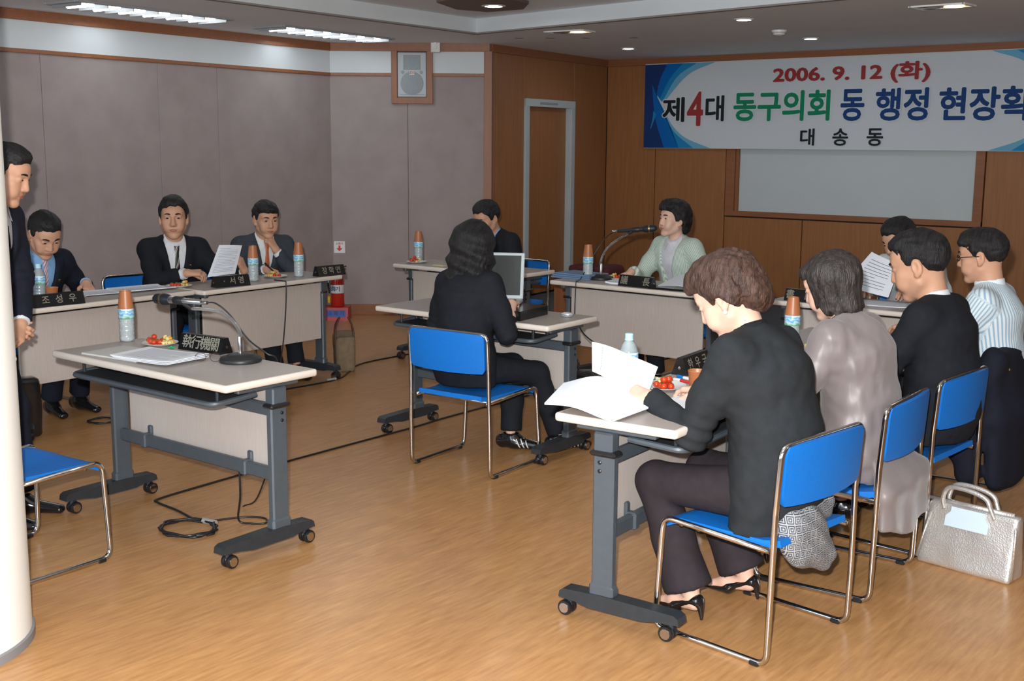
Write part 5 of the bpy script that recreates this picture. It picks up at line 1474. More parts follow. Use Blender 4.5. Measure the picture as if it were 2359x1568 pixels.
GF = mat('thin_frame', (.12, .06, .05), .3, .6)
mb = MB()
for sx in (-1, 1): mb.tube([(sx * .032 + .023 * math.cos(a), -.01 + .004 * math.sin(a), .018 + .017 * math.sin(a)) for a in np.linspace(0, 6.283, 18, endpoint=False)], .0012, 5, closed=True)
mb.tube([(-.01, -.01, .02), (0, -.012, .024), (.01, -.01, .02)], .0012, 5); part('rims', mb, GF, t)
for sx in (-1, 1):
    mb = MB(); mb.tube([(sx * .056, -.01, .022), (sx * .058, .03, .018), (sx * .04, .10, .004)], .0012, 5); part('temple', mb, GF, t)
mb = MB(); mb.grid(lambda u, v: ((u - .5) * .03, (v - .5) * .02, .006 + .005 * math.sin(u * 9) * math.cos(v * 7)), 8, 6, th=.002)
tag(part('candy_wrapper', mb, mat('wrapper_green', (.02, .42, .16), .35), loc=(-4.315, 3.06, TZ + .002)), 'small bright green wrapper beside the plate on the near table', 'wrapper')

# nameplates: black wedge prisms with gilt lettering on both faces
NPM = mat('nameplate_black', (.008, .009, .010), .18); GLT = mat('gilt_letters', (.22, .21, .17), .5)


def nameplate(label, x, y, rz, ln, body, sp=1., both=True, h=.068, size=.05, gleam=False):
    t = thing('nameplate', label, 'nameplate', (x, y, TZ), R_(rz), 'black nameplates'); hw = .036; sl = .012
    mb = MB(); mb.prism([(-hw, 0), (hw, 0), (sl, h), (-sl, h)], -ln / 2, ln / 2, M=np.array([[0, 0, 1], [1, 0, 0], [0, 1, 0]])); part('wedge', mb, NPM, t)
    for s_ in (1, -1):
        dx = np.array((0, -s_ * (hw - sl), h)); dx = -dx * np.array((0, 1, -1)); up = nrm(np.array((0, s_ * (-1) * -1 * 0, 0)) + np.array((0, (hw - sl) * (1 if s_ > 0 else -1) * 1, h)))
        # face on the -y side for s_=1, +y side for s_=-1
        up = nrm((0, s_ * (hw - sl), h)); xax = np.array((s_, 0, 0)) * 1.; nz = np.cross(xax, up)
        c = np.array((0, -s_ * (hw + sl) / 2, h / 2)) + nz * .0008
        n = len(body)
        for i, ch in enumerate(body):
            if ch == ' ': continue
            text(ch, size, GLT, t, m4(xax, up, nz, c + xax * (i - (n - 1) / 2) * (ln * sp / max(n, 1))), bold=.0008, extrude=.0004)
    for s_ in (-1, 1):
        mb = MB(); mb.lathe([(.006, 0), (.006, .0015), (.003, .002)], 10, M=np.array([[0, 0, s_], [0, 1, 0], [-s_, 0, 0]]), t=(s_ * ln / 2, 0, h * .42)); part('end_screw', mb, CHROME, t)
    return t


nameplate('black wedge nameplate with four gilt characters beside the near microphone', -4.165, 3.125, 6, .26, '執行機關', .84, size=.062)
nameplate('black nameplate before the man with the pink striped tie', -5.955, 3.50, 86, .29, '조성우', .8)
nameplate('black nameplate under the sheet of the man with the black striped tie', -5.955, 4.68, 82, .24, '·서영', .75)
nameplate('black nameplate at the far end of the left row, before the man in grey', -5.955, 5.51, 86, .23, '장학연', .75)
nameplate('black nameplate with two broad characters before the woman in pale green', -4.03, 6.36, -2, .25, '議 長', 1.0, size=.058)
nameplate('black nameplate half hidden behind the bottle, on the table of the man in white', -2.93, 6.40, -4, .19, '書 記', .95, size=.056)
nameplate('black nameplate at the edge beyond the upright cup of the brown-haired woman', -2.33, 4.10, 96, .24, '한우국', .85)

# microphones on stands
MICB = mat('mic_black', (.015, .016, .018), .45); MICG = mat('mic_grille', (.03, .035, .045), .5, .6, var=.3, scale=300); NECK = mat('gooseneck', (.62, .62, .62), .18, 1., bump=.9, bscale=600.)


def mic(label, base, neck, tail, head, handle_mat, cable):
    t = thing('table_microphone', label, 'microphone', tuple(base), 0, 'gooseneck table microphones'); b = np.array(base)
    mb = MB(); mb.lathe([(.084, 0), (.086, .004), (.085, .014), (.080, .020), (.060, .023), (.055, .030), (.03, .034), (.012, .036)], 36); part('base', mb, MICB, t, 50)
    P = smooth_path([np.array(p) - b for p in neck], 8); mb = MB(); mb.tube(P, .0075, 10); part('gooseneck', mb, NECK, t, 180)
    mb = MB(); mb.lathe([(.0095, .03), (.0095, .10), (.008, .105)], 14); part('stem', mb, CHROME, t)
    tl = np.array(tail) - b; hd = np.array(head) - b; ax = nrm(hd - tl); ln = np.linalg.norm(hd - tl); x_, y_, z_ = frame_from(ax); Mx = np.stack([x_, y_, z_], 1)
    mb = MB(); mb.lathe([(.009, 0), (.0115, .004), (.0135, ln * .45), (.017, ln * .66)], 16, M=Mx, t=tl); hb = part('handle', mb, handle_mat, t, 50)
    mb = MB(); mb.lathe([(.018, ln * .66), (.024, ln * .72), (.0255, ln * .82), (.022, ln * .95), (.012, ln), (.001, ln * 1.005)], 18, M=Mx, t=tl); part('grille', mb, MICG, hb, 50)
    mb = MB(); mb.lathe([(.0262, ln * .80), (.0265, ln * .81), (.0265, ln * .825), (.0262, ln * .835)], 18, M=Mx, t=tl); part('ring', mb, mat('mic_ring', (.5, .38, .18), .3, 1.), hb, 50)
    mb = MB(); mb.lathe([(.0155, ln * .38), (.018, ln * .40), (.018, ln * .55), (.0155, ln * .57)], 16, M=Mx, t=tl); e = np.array(neck[-1]) - b; mid = tl + ax * ln * .47; mb.tube([e, (e + mid) / 2, mid], .011, 8); part('clip', mb, MICB, t)
    mb = MB(); mb.lathe([(.0075, -.03), (.0095, -.02), (.0095, .002)], 12, M=Mx, t=tl); part('plug', mb, CHROME, hb)
    mb = MB(); mb.tube(smooth_path([np.array(p) - b for p in cable], 8), .0034, 6); part('cable', mb, RUBB, t, 180)
    return t


mic('chrome gooseneck microphone on a round black base, on the table nearest the standing man', (-3.846, 3.06, TZ), [(-3.846, 3.06, .80), (-3.85, 3.06, .85), (-3.905, 3.06, .893), (-3.97, 3.06, .914), (-4.07, 3.06, .916), (-4.15, 3.055, .912)],
    (-4.08, 3.055, .945), (-4.38, 3.03, .938), mat('mic_silver', (.66, .67, .68), .22, 1.), [(-4.06, 3.056, .945), (-4.01, 3.07, .945), (-3.96, 3.10, .90), (-3.88, 3.13, .80), (-3.80, 3.16, .745), (-3.78, 3.20, .70), (-3.80, 3.22, .45), (-3.95, 3.22, .10), (-4.1, 3.25, .006)])
mic('gooseneck microphone on a black base before the woman in pale green', (-4.437, 6.55, TZ), [(-4.437, 6.55, .80), (-4.44, 6.55, .84), (-4.40, 6.55, .92), (-4.33, 6.57, .985), (-4.26, 6.60, 1.03)],
    (-4.335, 6.58, 1.045), (-4.085, 6.67, 1.072), MICB, [(-4.36, 6.58, 1.04), (-4.43, 6.58, .99), (-4.50, 6.52, .85), (-4.52, 6.45, .74), (-4.45, 6.30, .727), (-4.44, 6.265, .70), (-4.44, 6.26, .4), (-4.42, 6.27, .15), (-4.35, 6.3, .006)])

# papers held and lying
def quad(p00, p10, p11, p01, bend=0., nrm_=(0, 0, 1)):
    p00, p10, p11, p01 = [np.array(p, float) for p in (p00, p10, p11, p01)]; nn_ = np.array(nrm_, float)
    return lambda u, v: (1 - u) * (1 - v) * p00 + u * (1 - v) * p10 + u * v * p11 + (1 - u) * v * p01 + nn_ * bend * math.sin(math.pi * u)


sheet('paper_sheet', 'printed sheet held up by the man with the black striped tie', 'paper', quad((-6.135, 4.64, .765), (-6.10, 4.83, .775), (-6.17, 4.95, .945), (-6.20, 4.79, .955), .012, (.8, -.5, .2)), th=.002, lines=16, back=False)
sheet('paper_sheet', 'sheet under the hand of the man with the pink striped tie', 'paper', flat(-6.24, 3.90, .21, .30, -8, TZ + .004, .006), th=.004)
sheet('paper_sheet', 'open grey papers left of the plate before the man with the black striped tie', 'paper', flat(-6.20, 4.20, .22, .34, -6, TZ + .005, .010), th=.005, lines=12)
sheet('paper_sheet', 'printed sheet held by the man in white below the board', 'paper', quad((-2.80, 6.68, .80), (-2.50, 6.62, .755), (-2.47, 6.70, .94), (-2.66, 6.74, 1.00), .015, (0, -1, 0)), th=.002, lines=9, m_=PAPER, lm=INK, inset=.16)
sheet('paper_sheet', 'papers lying under the hands of the man in white', 'paper', flat(-2.52, 6.58, .36, .22, 4, TZ + .004, .004), th=.004)
block('folder', 'dark folder under the white sheet before the woman in pale green', 'folder', (-3.76, 6.44, TZ), (.34, .24, .012), 4, NPM)
sheet('paper_sheet', 'white sheet leaning on the dark folder before the woman in pale green', 'paper', quad((-3.90, 6.40, .735), (-3.60, 6.38, .735), (-3.58, 6.60, .79), (-3.86, 6.60, .79), .01), th=.003)
for k in range(3):
    block('folder', ('lowest', 'middle', 'topmost')[k] + ' blue folder in the pile at the corner of the far microphone table', 'folder', (-4.62 + .012 * k, 6.54 + .005 * k, TZ + .011 * k), (.30, .21, .0105), 6 - 5 * k, mat('folder_blue', (.13, .22, .36), .5), 'blue folders in a pile')
sheet('paper_sheet', 'small pile of papers between the far microphone and the nameplate', 'paper', flat(-4.22, 6.46, .14, .18, 10, TZ + .01, .006), th=.01)
sheet('memo_slip', 'small yellow slip on the table by the angled wall', 'paper', flat(-5.84, 6.50, .10, .05, 0, TZ + .002), th=.002, m_=mat('memo_yellow', (.70, .62, .22), .7))
sheet('paper_sheet', 'white papers on the table in front of the man by the wooden door', 'paper', flat(-5.42, 6.66, .22, .2, 5, TZ + .003), th=.003)
# the brown-haired woman's papers
def cur(u, v):
    a = np.array((-2.335, 3.40, .925)) * (1 - v) + np.array((-2.345, 3.42, .815)) * v; b = np.array((-2.17, 3.50, .845)) * (1 - v) + np.array((-2.175, 3.43, .735)) * v
    return a * (1 - u) + b * u + np.array((.1, -.5, .5)) * .035 * math.sin(math.pi * u) + np.array((.02, .05, -.01)) * max(0, u - .7) * 3
sheet('paper_sheet', 'curved printed sheet held up by the brown-haired woman', 'paper', cur, th=.0016, m_=PAPERW, lines=0)
mb = MB(); c0 = np.array(cur(.5, .5))
for k in range(9):
    v0 = .1 + .085 * k; V = []
    for du, dv in ((0, 0), (.018, 0), (.018, .06), (0, .06)): V.append(np.array(cur(.22 + du + .004 * (k % 2), v0 + dv)) + np.array((.05, -.8, .5)) * .004)
    mb.add(V, [(0, 1, 2, 3)])
o = part('printed_column', mb, mat('ink_blue_grey', (.20, .30, .45), .7), [x for x in bpy.data.objects if x.get('label') == 'curved printed sheet held up by the brown-haired woman'][0], None, loc=tuple(-c0 + c0 * 0)); 
o.location = tuple(-c0)
def book(u, v):
    x = -2.37 + .31 * u; y = 3.12 + .30 * v; z = TZ + .010 + .085 * math.exp(-((u - .42) / .42) ** 2) * (.25 + .75 * v) * (1 - .15 * v); return (x - .10 * v * (1 - u), y + .05 * (1 - u) * (1 - v), z)
sheet('paper_booklet', 'thick white booklet with bulging pages at the corner of the brown-haired woman\'s table', 'booklet', book, th=.006, m_=PAPERW)
sheet('paper_sheet', 'white sheet lying between the plate and the arm of the brown-haired woman', 'paper', flat(-2.03, 3.55, .16, .26, 8, TZ + .003), th=.003)
# pens and wrapped sweets at the plate
def pen(label, a, b, m_, m2):
    a = np.array(a); b = np.array(b); t = thing('pen', label, 'pen', tuple(a)); v = b - a
    mb = MB(); mb.tube([v * 0, v * .7], .006, 8); part('barrel', mb, m_, t); mb = MB(); mb.tube([v * .7, v * .95, v], [.0068, .0068, .003], 8); part('pen_cap', mb, m2, t)
pen('blue and white marker lying beyond the plate of the brown-haired woman', (-2.17, 3.89, TZ + .007), (-2.30, 3.93, TZ + .007), mat('pen_white', (.7, .74, .78), .35), mat('pen_blue', (.0, .16, .60), .3))
pen('red pen lying beyond the plate of the brown-haired woman', (-2.16, 3.85, TZ + .0065), (-2.28, 3.87, TZ + .0065), mat('pen_red', (.5, .03, .03), .35), mat('pen_white', (.7, .74, .78), .35))
pen('pale yellow pen lying against the plate of the brown-haired woman', (-2.30, 3.83, TZ + .0065), (-2.40, 3.86, TZ + .0065), mat('pen_cream', (.65, .62, .40), .35), mat('pen_cream', (.65, .62, .40), .35))
pen('dark pen on the papers of the man in grey', (-6.17, 5.235, TZ + .01), (-6.27, 5.215, TZ + .085), MICB, MICB)

# laptop on its black box
t = thing('laptop', 'open silver laptop with a dark screen, set on a black box', 'laptop', (-4.00, 4.795, TZ + .05), R_(30))
LG = mat('laptop_silver', (.42, .46, .47), .35, .3); KEY = mat('laptop_keys', (.05, .06, .065), .6)
mb = MB(); mb.box((.03, -.02, .010), (.34, .25, .018), .004); bs = part('keyboard_deck', mb, LG, t)
mb = MB()
for r_ in range(5):
    for k in range(14): mb.box((.03 + (k - 6.5) * .0205, .045 - r_ * .021, .0205), (.017, .017, .003), .001)
o = part('keys', mb, KEY, bs); o['kind'] = 'stuff'
mb = MB(); mb.box((.03, -.10, .0195), (.09, .05, .001), .0003); part('touchpad', mb, GREYM, bs)
ca, sa = math.cos(R_(14)), math.sin(R_(14)); Ml = np.array([[1, 0, 0], [0, ca, sa], [0, -sa, ca]])
mb = MB(); mb.box((0, 0, .125), (.34, .010, .25), .004, M=Ml, t=(.03, .11, .016)); ld = part('lid', mb, mat('laptop_bezel', (.48, .55, .57), .35), t)
mb = MB(); mb.box((0, -.0055, .127), (.306, .002, .215), .0005, M=Ml, t=(.03, .11, .016)); part('screen', mb, mat('screen_dark', (.035, .042, .042), .25), ld)
mb = MB(); mb.box((.07, -.0068, .115), (.09, .001, .15), .0003, M=Ml, t=(.03, .11, .016)); part('screen_window', mb, mat('screen_dark2', (.02, .025, .026), .3), ld)
block('laptop_riser', 'flat black box on the table under the laptop', 'box', (-3.885, 4.81, TZ), (.40, .29, .049), 8, NPM)
t = thing('voice_recorder', 'tiny silver oval recorder on the laptop table, by its far right corner', 'recorder', (-3.575, 4.97, TZ), R_(25))
mb = MB(); mb.sphere((0, 0, .014), (.034, .02, .014), 16, 10); part('shell', mb, mat('recorder_silver', (.72, .76, .82), .2, .6), t, 180)
mb = MB(); mb.sphere((0, 0, .014), (.0345, .0205, .006), 16, 8); part('band', mb, NPM, t, 180)

# ------------------------------------------------------------------ things on the floor
t = thing('fire_extinguisher', 'red fire extinguisher with a white band standing in the wall corner', 'extinguisher', (-8.0, 7.50, .12))
EXR = mat('extinguisher_red', (.46, .022, .012), .2, coat=.5)
mb = MB(); mb.lathe([(.055, 0), (.062, .006), (.062, .24), (.056, .275), (.035, .30), (.02, .31), (.018, .33)], 28); bdy = part('cylinder', mb, EXR, t, 50)
mb = MB(); mb.lathe([(.0628, .125), (.063, .126), (.063, .20), (.0628, .201)], 28, cap0=False, cap1=False); part('white_band', mb, mat('band_white', (.6, .61, .62), .4), bdy)
for k in range(7):
    a = R_(-100 + k * 17); mb = MB(); mb.box((.0635 * math.cos(a), .0635 * math.sin(a), .163), (.002, .010, .036), .0004, M=None) if False else None
for i, ch in enumerate('소화기'):
    a = R_(-75 + (i - 1) * 34); text(ch, .05, NB_, bdy, m4((-math.sin(a), math.cos(a), 0), (0, 0, 1), (math.cos(a), math.sin(a), 0), (.0636 * math.cos(a), .0636 * math.sin(a), .163)), bold=.001)
mb = MB(); mb.box((0, 0, .345), (.02, .03, .03), .004); mb.tube([(0, .01, .352), (.06, .06, .37)], .006); mb.tube([(0, .01, .345), (.055, .06, .345)], .005); part('valve', mb, MICB, bdy)
mb = MB(); mb.tube(smooth_path([(0, -.02, .34), (-.04, -.06, .33), (-.06, -.06, .22), (-.058, -.045, .12)], 6), .009, 8); part('hose', mb, MICB, bdy)
mb = MB(); mb.lathe([(.014, .03), (.016, .09), (.010, .10)], 12, c=(-.066, -.045, 0)); part('horn', mb, mat('horn_yellow', (.65, .38, .02), .4), bdy)
t = thing('extinguisher_stand', 'red plastic stand with a blue label under the fire extinguisher', 'stand', (-8.0, 7.50, 0), R_(38))
STR = mat('stand_red', (.46, .05, .055), .45)
mb = MB(); mb.prism([(-.11, 0), (.11, 0), (.095, .118), (-.075, .118)], -.11, .11, M=np.array([[0, 0, 1], [-1, 0, 0], [0, 1, 0]])); part('stand_body', mb, STR, t)
mb = MB(); sl_ = nrm((0, .015, .118)); nz = np.cross((1, 0, 0), sl_); mb.box((0, 0, 0), (.17, .06, .002), .0005, M=np.stack([np.array((1., 0, 0)), sl_, nz], 1), t=np.array((0, -.1025, .065)) + nz * .0015); lb = part('blue_label', mb, mat('label_blue', (.012, .09, .42), .4), t)
text('소 화 기', .045, mat('label_ink', (.02, .03, .10), .5), t, m4((1, 0, 0), sl_, nz, np.array((0, -.1025, .065)) + nz * .0032), bold=.001)

# silver handbag near the right edge
SB = bpy.data.materials.new('silver_leather'); SB.use_nodes = True; nt = SB.node_tree; B = nt.nodes['Principled BSDF']; L = nt.links.new
B.inputs['Base Color'].default_value = (.70, .68, .65, 1); B.inputs['Metallic'].default_value = .75; B.inputs['Roughness'].default_value = .34
tc = node(nt, 'ShaderNodeTexCoord'); vo = node(nt, 'ShaderNodeTexVoronoi'); vo.inputs['Scale'].default_value = 170; L(tc.outputs['Object'], vo.inputs[0]); bp = node(nt, 'ShaderNodeBump'); bp.inputs['Strength'].default_value = .35; bp.inputs['Distance'].default_value = .002; L(vo.outputs['Distance'], bp.inputs['Height']); L(bp.outputs[0], B.inputs['Normal'])
t = thing('handbag', 'silver crocodile-textured handbag with two handles on the floor', 'bag', (-1.335, 4.53, 0), R_(-8))
Fb = Field(); o3 = np.array((0., 0, 0))
def bagf(P, d):
    x, y, z = P[:, 0], P[:, 1], P[:, 2]; hx = .195 - .10 * np.clip(z, 0, .4) * np.clip(-x * 9 + .3, -.2, 1.); hy = .065 - .17 * z
    hy = np.maximum(hy, .014); q = np.stack([np.abs(x) - hx + .02, np.abs(y) - hy + .012, np.abs(z - .125) - .125 + .012], 1)
    return np.sqrt((np.maximum(q, 0) ** 2).sum(1)) + np.minimum(q.max(1), 0) - .012 + .0025 * vnoise(P, 40, 2)
Fb.fn(bagf); V, Q = polygonize(Fb, .009, lo=(-.21, -.09, -.01), hi=(.21, .09, .26)); link('bag_body', quads_mesh('bag_body', [(V, Q, 0)], SB), t)
for sy in (-1, 1):
    mb = MB(); mb.tube(smooth_path([(-.10, sy * .020, .225), (-.105, sy * .026, .27), (-.08, sy * .028, .315), (.0, sy * .03, .318), (.065, sy * .03, .30), (.085, sy * .028, .262), (.10, sy * .022, .228)], 8), .0095, 8); part('handle', mb, SB, t, 180)
mb = MB(); mb.tube([(-.17, 0, .252), (.165, 0, .252)], .009, 8); mb.tube([(.19, -.05, .02), (.185, -.028, .2), (.17, -.01, .245)], .006, 6); mb.tube([(-.185, -.055, .02), (-.15, -.03, .2)], .006, 6); part('piping', mb, SB, t, 180)
mb = MB(); mb.grid(lambda u, v: (-.085 + .17 * u + (.02 if v > .5 else 0) * (1 - u * 2) * .9, -.046 + .016 * v, .168 + .075 * v - .0 * u), 8, 4, th=.004); part('flap', mb, mat('flap_pale_blue', (.52, .64, .72), .4), t, 60)

# tan bag behind the left row
TAN = cloth('tan_canvas', (.20, .15, .095), .8, bump=.3)
t = thing('shopping_bag', 'tan canvas bag with brown straps on the floor past the end of the left row', 'bag', (-6.19, 5.86, 0), R_(-40))
Fb = Field(); Fb.bx((0, 0, .12), (.17, .07, .13), .03, .02); Fb.fn(lambda P, d: d + .012 * P[:, 2] / .25 * np.sin(P[:, 0] * 22) + .004 * vnoise(P, 30, 4))
V, Q = polygonize(Fb, .011); V[:, 2] = np.maximum(V[:, 2], .0); link('bag_body', quads_mesh('bag_body', [(V, Q, 0)], TAN), t)
for sy in (-1, 1):
    mb = MB(); mb.tube(smooth_path([(-.07, sy * .068, .17), (-.06, sy * .06, .30), (.0, sy * .03, .37), (.06, sy * .06, .30), (.07, sy * .068, .17)], 8), .006, 6); part('handle', mb, mat('strap_brown', (.10, .035, .02), .5), t, 180)
t = thing('briefcase', 'black bag leaning against the near table leg of the left row', 'bag', (-6.03, 3.24, 0), R_(80))
Fb = Field(); Fb.bx((0, 0, .17), (.15, .055, .17), .03, .02); Fb.fn(lambda P, d: d + .004 * vnoise(P, 26, 9)); V, Q = polygonize(Fb, .012); V[:, 2] = np.maximum(V[:, 2], 0); link('bag_body', quads_mesh('bag_body', [(V, Q, 0)], LEATH), t)
mb = MB(); mb.tube(smooth_path([(-.07, .06, .30), (-.05, .075, .38), (.05, .075, .38), (.07, .06, .30)], 6), .007, 6); part('handle', mb, LEATH, t, 180)
t = thing('document_bag', 'black bag in clear plastic on the floor behind the leg of the laptop table', 'bag', (-4.02, 5.62, 0), R_(10))
Fb = Field(); Fb.bx((0, 0, .15), (.17, .07, .15), .04, .02); Fb.fn(lambda P, d: d + .008 * vnoise(P, 30, 12)); V, Q = polygonize(Fb, .012); V[:, 2] = np.maximum(V[:, 2], 0); link('bag_body', quads_mesh('bag_body', [(V, Q, 0)], mat('glossy_black', (.010, .010, .011), .12, bump=.6, bscale=60.)), t)
mb = MB(); mb.tube(smooth_path([(-.06, 0, .28), (-.05, 0, .36), (.05, 0, .36), (.06, 0, .28)], 6), .006, 6); part('handle', mb, LEATH, t, 180)

# patterned purse behind the brown-haired woman
KM = bpy.data.materials.new('key_pattern_cloth'); KM.use_nodes = True; nt = KM.node_tree; B = nt.nodes['Principled BSDF']; L = nt.links.new; B.inputs['Roughness'].default_value = .75
tc = node(nt, 'ShaderNodeTexCoord'); mp = node(nt, 'ShaderNodeMapping'); L(tc.outputs['Object'], mp.inputs[0]); mp.inputs['Rotation'].default_value = (0, R_(0), 0)
sp = node(nt, 'ShaderNodeSeparateXYZ'); L(mp.outputs[0], sp.inputs[0])
def mth(op, a, b=None):
    n = node(nt, 'ShaderNodeMath', operation=op)
    for i, v in enumerate((a, b)):
        if v is None: continue
        if isinstance(v, (int, float)): n.inputs[i].default_value = v
        else: L(v, n.inputs[i])
    return n.outputs[0]
cell = 36.
def cellc(o): return mth('ABSOLUTE', mth('SUBTRACT', mth('FRACT', mth('MULTIPLY', o, cell)), .5))
sx_ = mth('ADD', sp.outputs[1], mth('MULTIPLY', sp.outputs[0], .7))
cmx = mth('MAXIMUM', cellc(sx_), cellc(sp.outputs[2])); ring = mth('FRACT', mth('MULTIPLY', cmx, 4.6)); gt = mth('GREATER_THAN', ring, .48)
mx = node(nt, 'ShaderNodeMix', data_type='RGBA'); L(gt, mx.inputs[0]); mx.inputs[6].default_value = (.34, .35, .36, 1); mx.inputs[7].default_value = (.045, .055, .07, 1); L(mx.outputs[2], B.inputs['Base Color'])
t = thing('purse', 'black and white key-patterned purse bulging through the back of the nearest chair', 'bag', (-1.555, 3.48, .385))
Fb = Field(); c0 = np.array((0., 0, 0)); Fb.lo((0, -.08, .035), (0, .12, .055), (.05, .075), (.05, .06), (1, 0, 0), .03); Fb.lo((.03, -.05, -.01), (.045, .07, -.09), (.045, .10), (.04, .06), (1, 0, 0), .05); Fb.fn(lambda P, d: d + .005 * vnoise(P, 40, 8) + .003 * np.sin(P[:, 1] * 70 + P[:, 2] * 90))
V, Q = polygonize(Fb, .008); link('purse_body', quads_mesh('purse_body', [(V, Q, 0)], KM), t)
mb = MB(); mb.tube(smooth_path([(.0, -.10, .08), (.0, -.12, .03), (.02, -.10, -.02)], 6), .006, 6); part('strap', mb, LEATH, t, 180)

# navy jacket hung over the last chair of the right row
t = thing('suit_jacket', 'dark navy suit jacket hung over the back of the chair at the right edge', 'jacket', (-1.50, 5.45, 0))
Fj = Field(); Fj.lo((0, 0, .70), (.02, 0, .45), (.20, .045), (.26, .075), (0, 1, 0), .05); Fj.lo((.02, 0, .45), (.035, .0, .16), (.26, .075), (.24, .06), (0, 1, 0), .06)
Fj.rc((0, -.20, .70), (-.09, -.285, .50), .045, .060, .07); Fj.rc((-.09, -.285, .50), (-.06, -.275, .20), .060, .050, .07); Fj.rc((-.10, -.285, .46), (-.13, -.28, .30), .04, .035, .05); Fj.rc((0, .20, .70), (-.05, .28, .5), .045, .055, .05)
Fj.fn(lambda P, d: np.maximum(d + .006 * vnoise(P * np.array([1, 1, .3]), 34, 21), .09 + .10 * np.abs(P[:, 1] + .1) - P[:, 2] - .02)); V, Q = polygonize(Fj, .012)
link('jacket_body', quads_mesh('jacket_body', [(V, Q, 0)], NAVY), t)
mb = MB(); mb.sphere((.045, -.135, .655), (.008, .008, .008), 10, 6); part('button', mb, GOLD, t, 180)
# coat tail of the woman in lilac, hanging behind her seat
p8 = PEOPLE['W8']; o8 = p8['o']
Fk = Field(); Fk.lo((-1.545, 4.19, .50), (-1.49, 4.20, .40), (.17, .03), (.215, .042), (0, 1, 0), .05); Fk.lo((-1.49, 4.20, .40), (-1.475, 4.22, .21), (.215, .042), (.245, .035), (0, 1, 0), .05)
Fk.fn(lambda P, d: np.maximum(d + .006 * np.sin(P[:, 1] * 40 + 3 * P[:, 2]) * np.clip((.55 - P[:, 2]) * 3, 0, 1) + .006 * vnoise(P, 30, 3), .235 + .02 * np.sin(P[:, 1] * 19 + 1) - P[:, 2])); V, Q = polygonize(Fk, .009)
link('coat_tail', quads_mesh('coat_tail', [(V, Q, 0)], LILAC, o8), p8['root'])

# small cabinet with a maroon cloth behind the far table
t = thing('side_cabinet', 'low brown wooden cabinet behind the far microphone table', 'cabinet', (-5.58, 8.02, 0), R_(0))
mb = MB(); mb.box((0, 0, .26), (.44, .30, .50), .006); cb = part('carcass', mb, WOOD, t); mb = MB(); mb.box((0, 0, .53), (.50, .36, .05), .022); part('top_board', mb, mat('cabinet_top', (.22, .075, .024), .4, var=.1, scale=8), t)
for sx in (-1, 1):
    mb = MB(); mb.box((sx * .105, -.152, .26), (.2, .012, .44), .003); d_o = part('door', mb, WOODT, t); mb = MB(); mb.sphere((sx * .02, -.164, .28), .009, 10, 6); part('knob', mb, CHROME, d_o, 180)
t = thing('folded_cloth', 'folded maroon cloth lying on the low brown cabinet', 'cloth', (-5.48, 8.02, .555))
Fk = Field(); Fk.bx((0, 0, .04), (.2, .13, .04), .03, .02); Fk.fn(lambda P, d: d + .010 * vnoise(P, 26, 5)); V, Q = polygonize(Fk, .012); V[:, 2] = np.maximum(V[:, 2], 0); link('cloth_body', quads_mesh('cloth_body', [(V, Q, 0)], cloth('maroon', (.075, .018, .02))), t)

# cables and floor seams
def cable(name, label, pts, r, m_=RUBB, n=6, coil=None):
    P = smooth_path([np.array((*p, r) if len(p) == 2 else p, float) for p in pts], 10); o = P[0]; t = link(name, None, None, tuple(o)); tag(t, label, 'cable'); mb = MB(); mb.tube([p - o for p in P], r, n); part('cord', mb, m_, t, 180); return t, o
cable('floor_cable', 'long thin black cable running along the floor from the far row to the coil', [(-4.60, 8.5), (-4.585, 6.6), (-4.57, 5.23), (-4.546, 4.825), (-4.534, 3.892), (-4.505, 3.3), (-4.485, 3.08), (-4.44, 3.045), (-4.28, 3.03), (-4.12, 3.0)], .0055)
cable('floor_cable', 'thin black cord dropping in a loop from the near table to the coiled cable', [(-3.86, 3.045, .31), (-3.87, 3.055, .15), (-3.93, 3.09, .02), (-3.885, 3.125, .004), (-3.845, 3.165), (-3.90, 3.205), (-3.98, 3.16), (-4.05, 3.03)], .0045)
ck = []
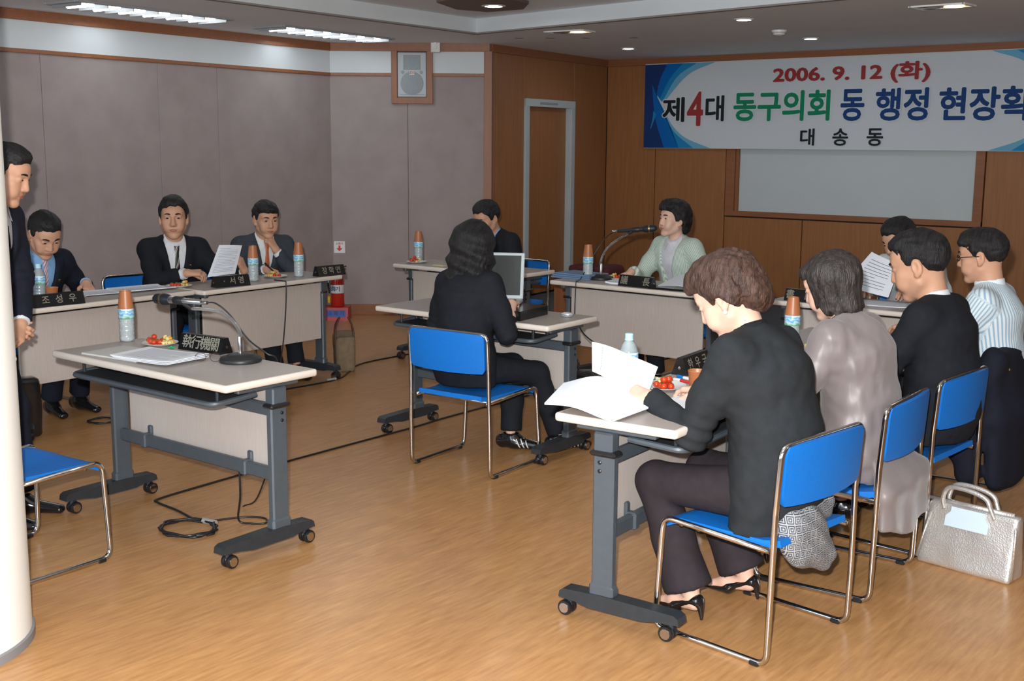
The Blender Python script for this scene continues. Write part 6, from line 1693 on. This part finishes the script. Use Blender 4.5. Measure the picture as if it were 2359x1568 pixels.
for k in range(70):
    a = k / 69 * 2 * math.pi * 3.3; rr = .125 + .010 * math.sin(k * 1.7); ck.append((-4.03 + rr * math.cos(a) * 1.0, 2.905 + rr * math.sin(a) * .82, .005 + .006 * (k / 69) * 2))
t = link('cable_coil', None, None, (-4.03, 2.905, 0)); tag(t, 'black cable wound into a coil on the floor beneath the near microphone table', 'cable'); mb = MB(); mb.tube([np.array(p) - np.array((-4.03, 2.905, 0)) for p in ck], .0055, 6); part('cord', mb, RUBB, t, 180)
mb = MB(); mb.tube([(-.03, -.12 + .22, .012), (.04, -.1 + .21, .012)], .013, 8); part('tie_wrap', mb, mat('wrap_grey', (.3, .3, .3), .4), t)
ck = []
for k in range(40):
    a = k / 39 * 2 * math.pi * 2.2; rr = .075 + .008 * math.sin(k * 1.3); ck.append((rr * math.cos(a), rr * math.sin(a), .005 + .004 * k / 39))
t = link('cable_coil', None, None, (-6.04, 3.79, 0)); tag(t, 'small black cable coil on the floor beneath the left row, by the near table leg', 'cable'); mb = MB(); mb.tube(ck, .0045, 6); part('cord', mb, RUBB, t, 180)
cable('floor_cable', 'thin black cable on the floor passing under the tan bag towards the angled wall', [(-5.88, 4.55), (-5.92, 5.0), (-5.90, 5.49), (-6.03, 5.75), (-6.2, 6.05), (-6.212, 6.6), (-6.2, 7.6)], .0055)
mb = MB(); mb.tube([(0, -.035, .011), (0, .035, .011)], .011, 8)
tag(part('cable_connector', mb, mat('wrap_grey', (.3, .3, .3), .4), None, 60, loc=(-5.905, 5.47, 0)), 'small grey connector on the floor cable by the end caster of the left row', 'connector')
cable('microphone_cord', 'thin black cord hanging down the front of the left row from its table top', [(-5.99, 5.06, TZ + .004), (-5.90, 5.06, TZ + .003), (-5.877, 5.06, TZ - .02), (-5.88, 5.05, .5), (-5.90, 5.03, .25), (-5.93, 5.0, .06), (-5.95, 4.9, .004), (-6.0, 4.6, .004)], .004)
cable('power_cord', 'thin black cord trailing from the laptop table towards the far row', [(-3.60, 5.10, TZ - .05), (-3.57, 5.14, .60), (-3.50, 5.25, .50), (-3.38, 5.45, .30), (-3.30, 5.7, .02), (-3.3, 6.1, .004)], .004)
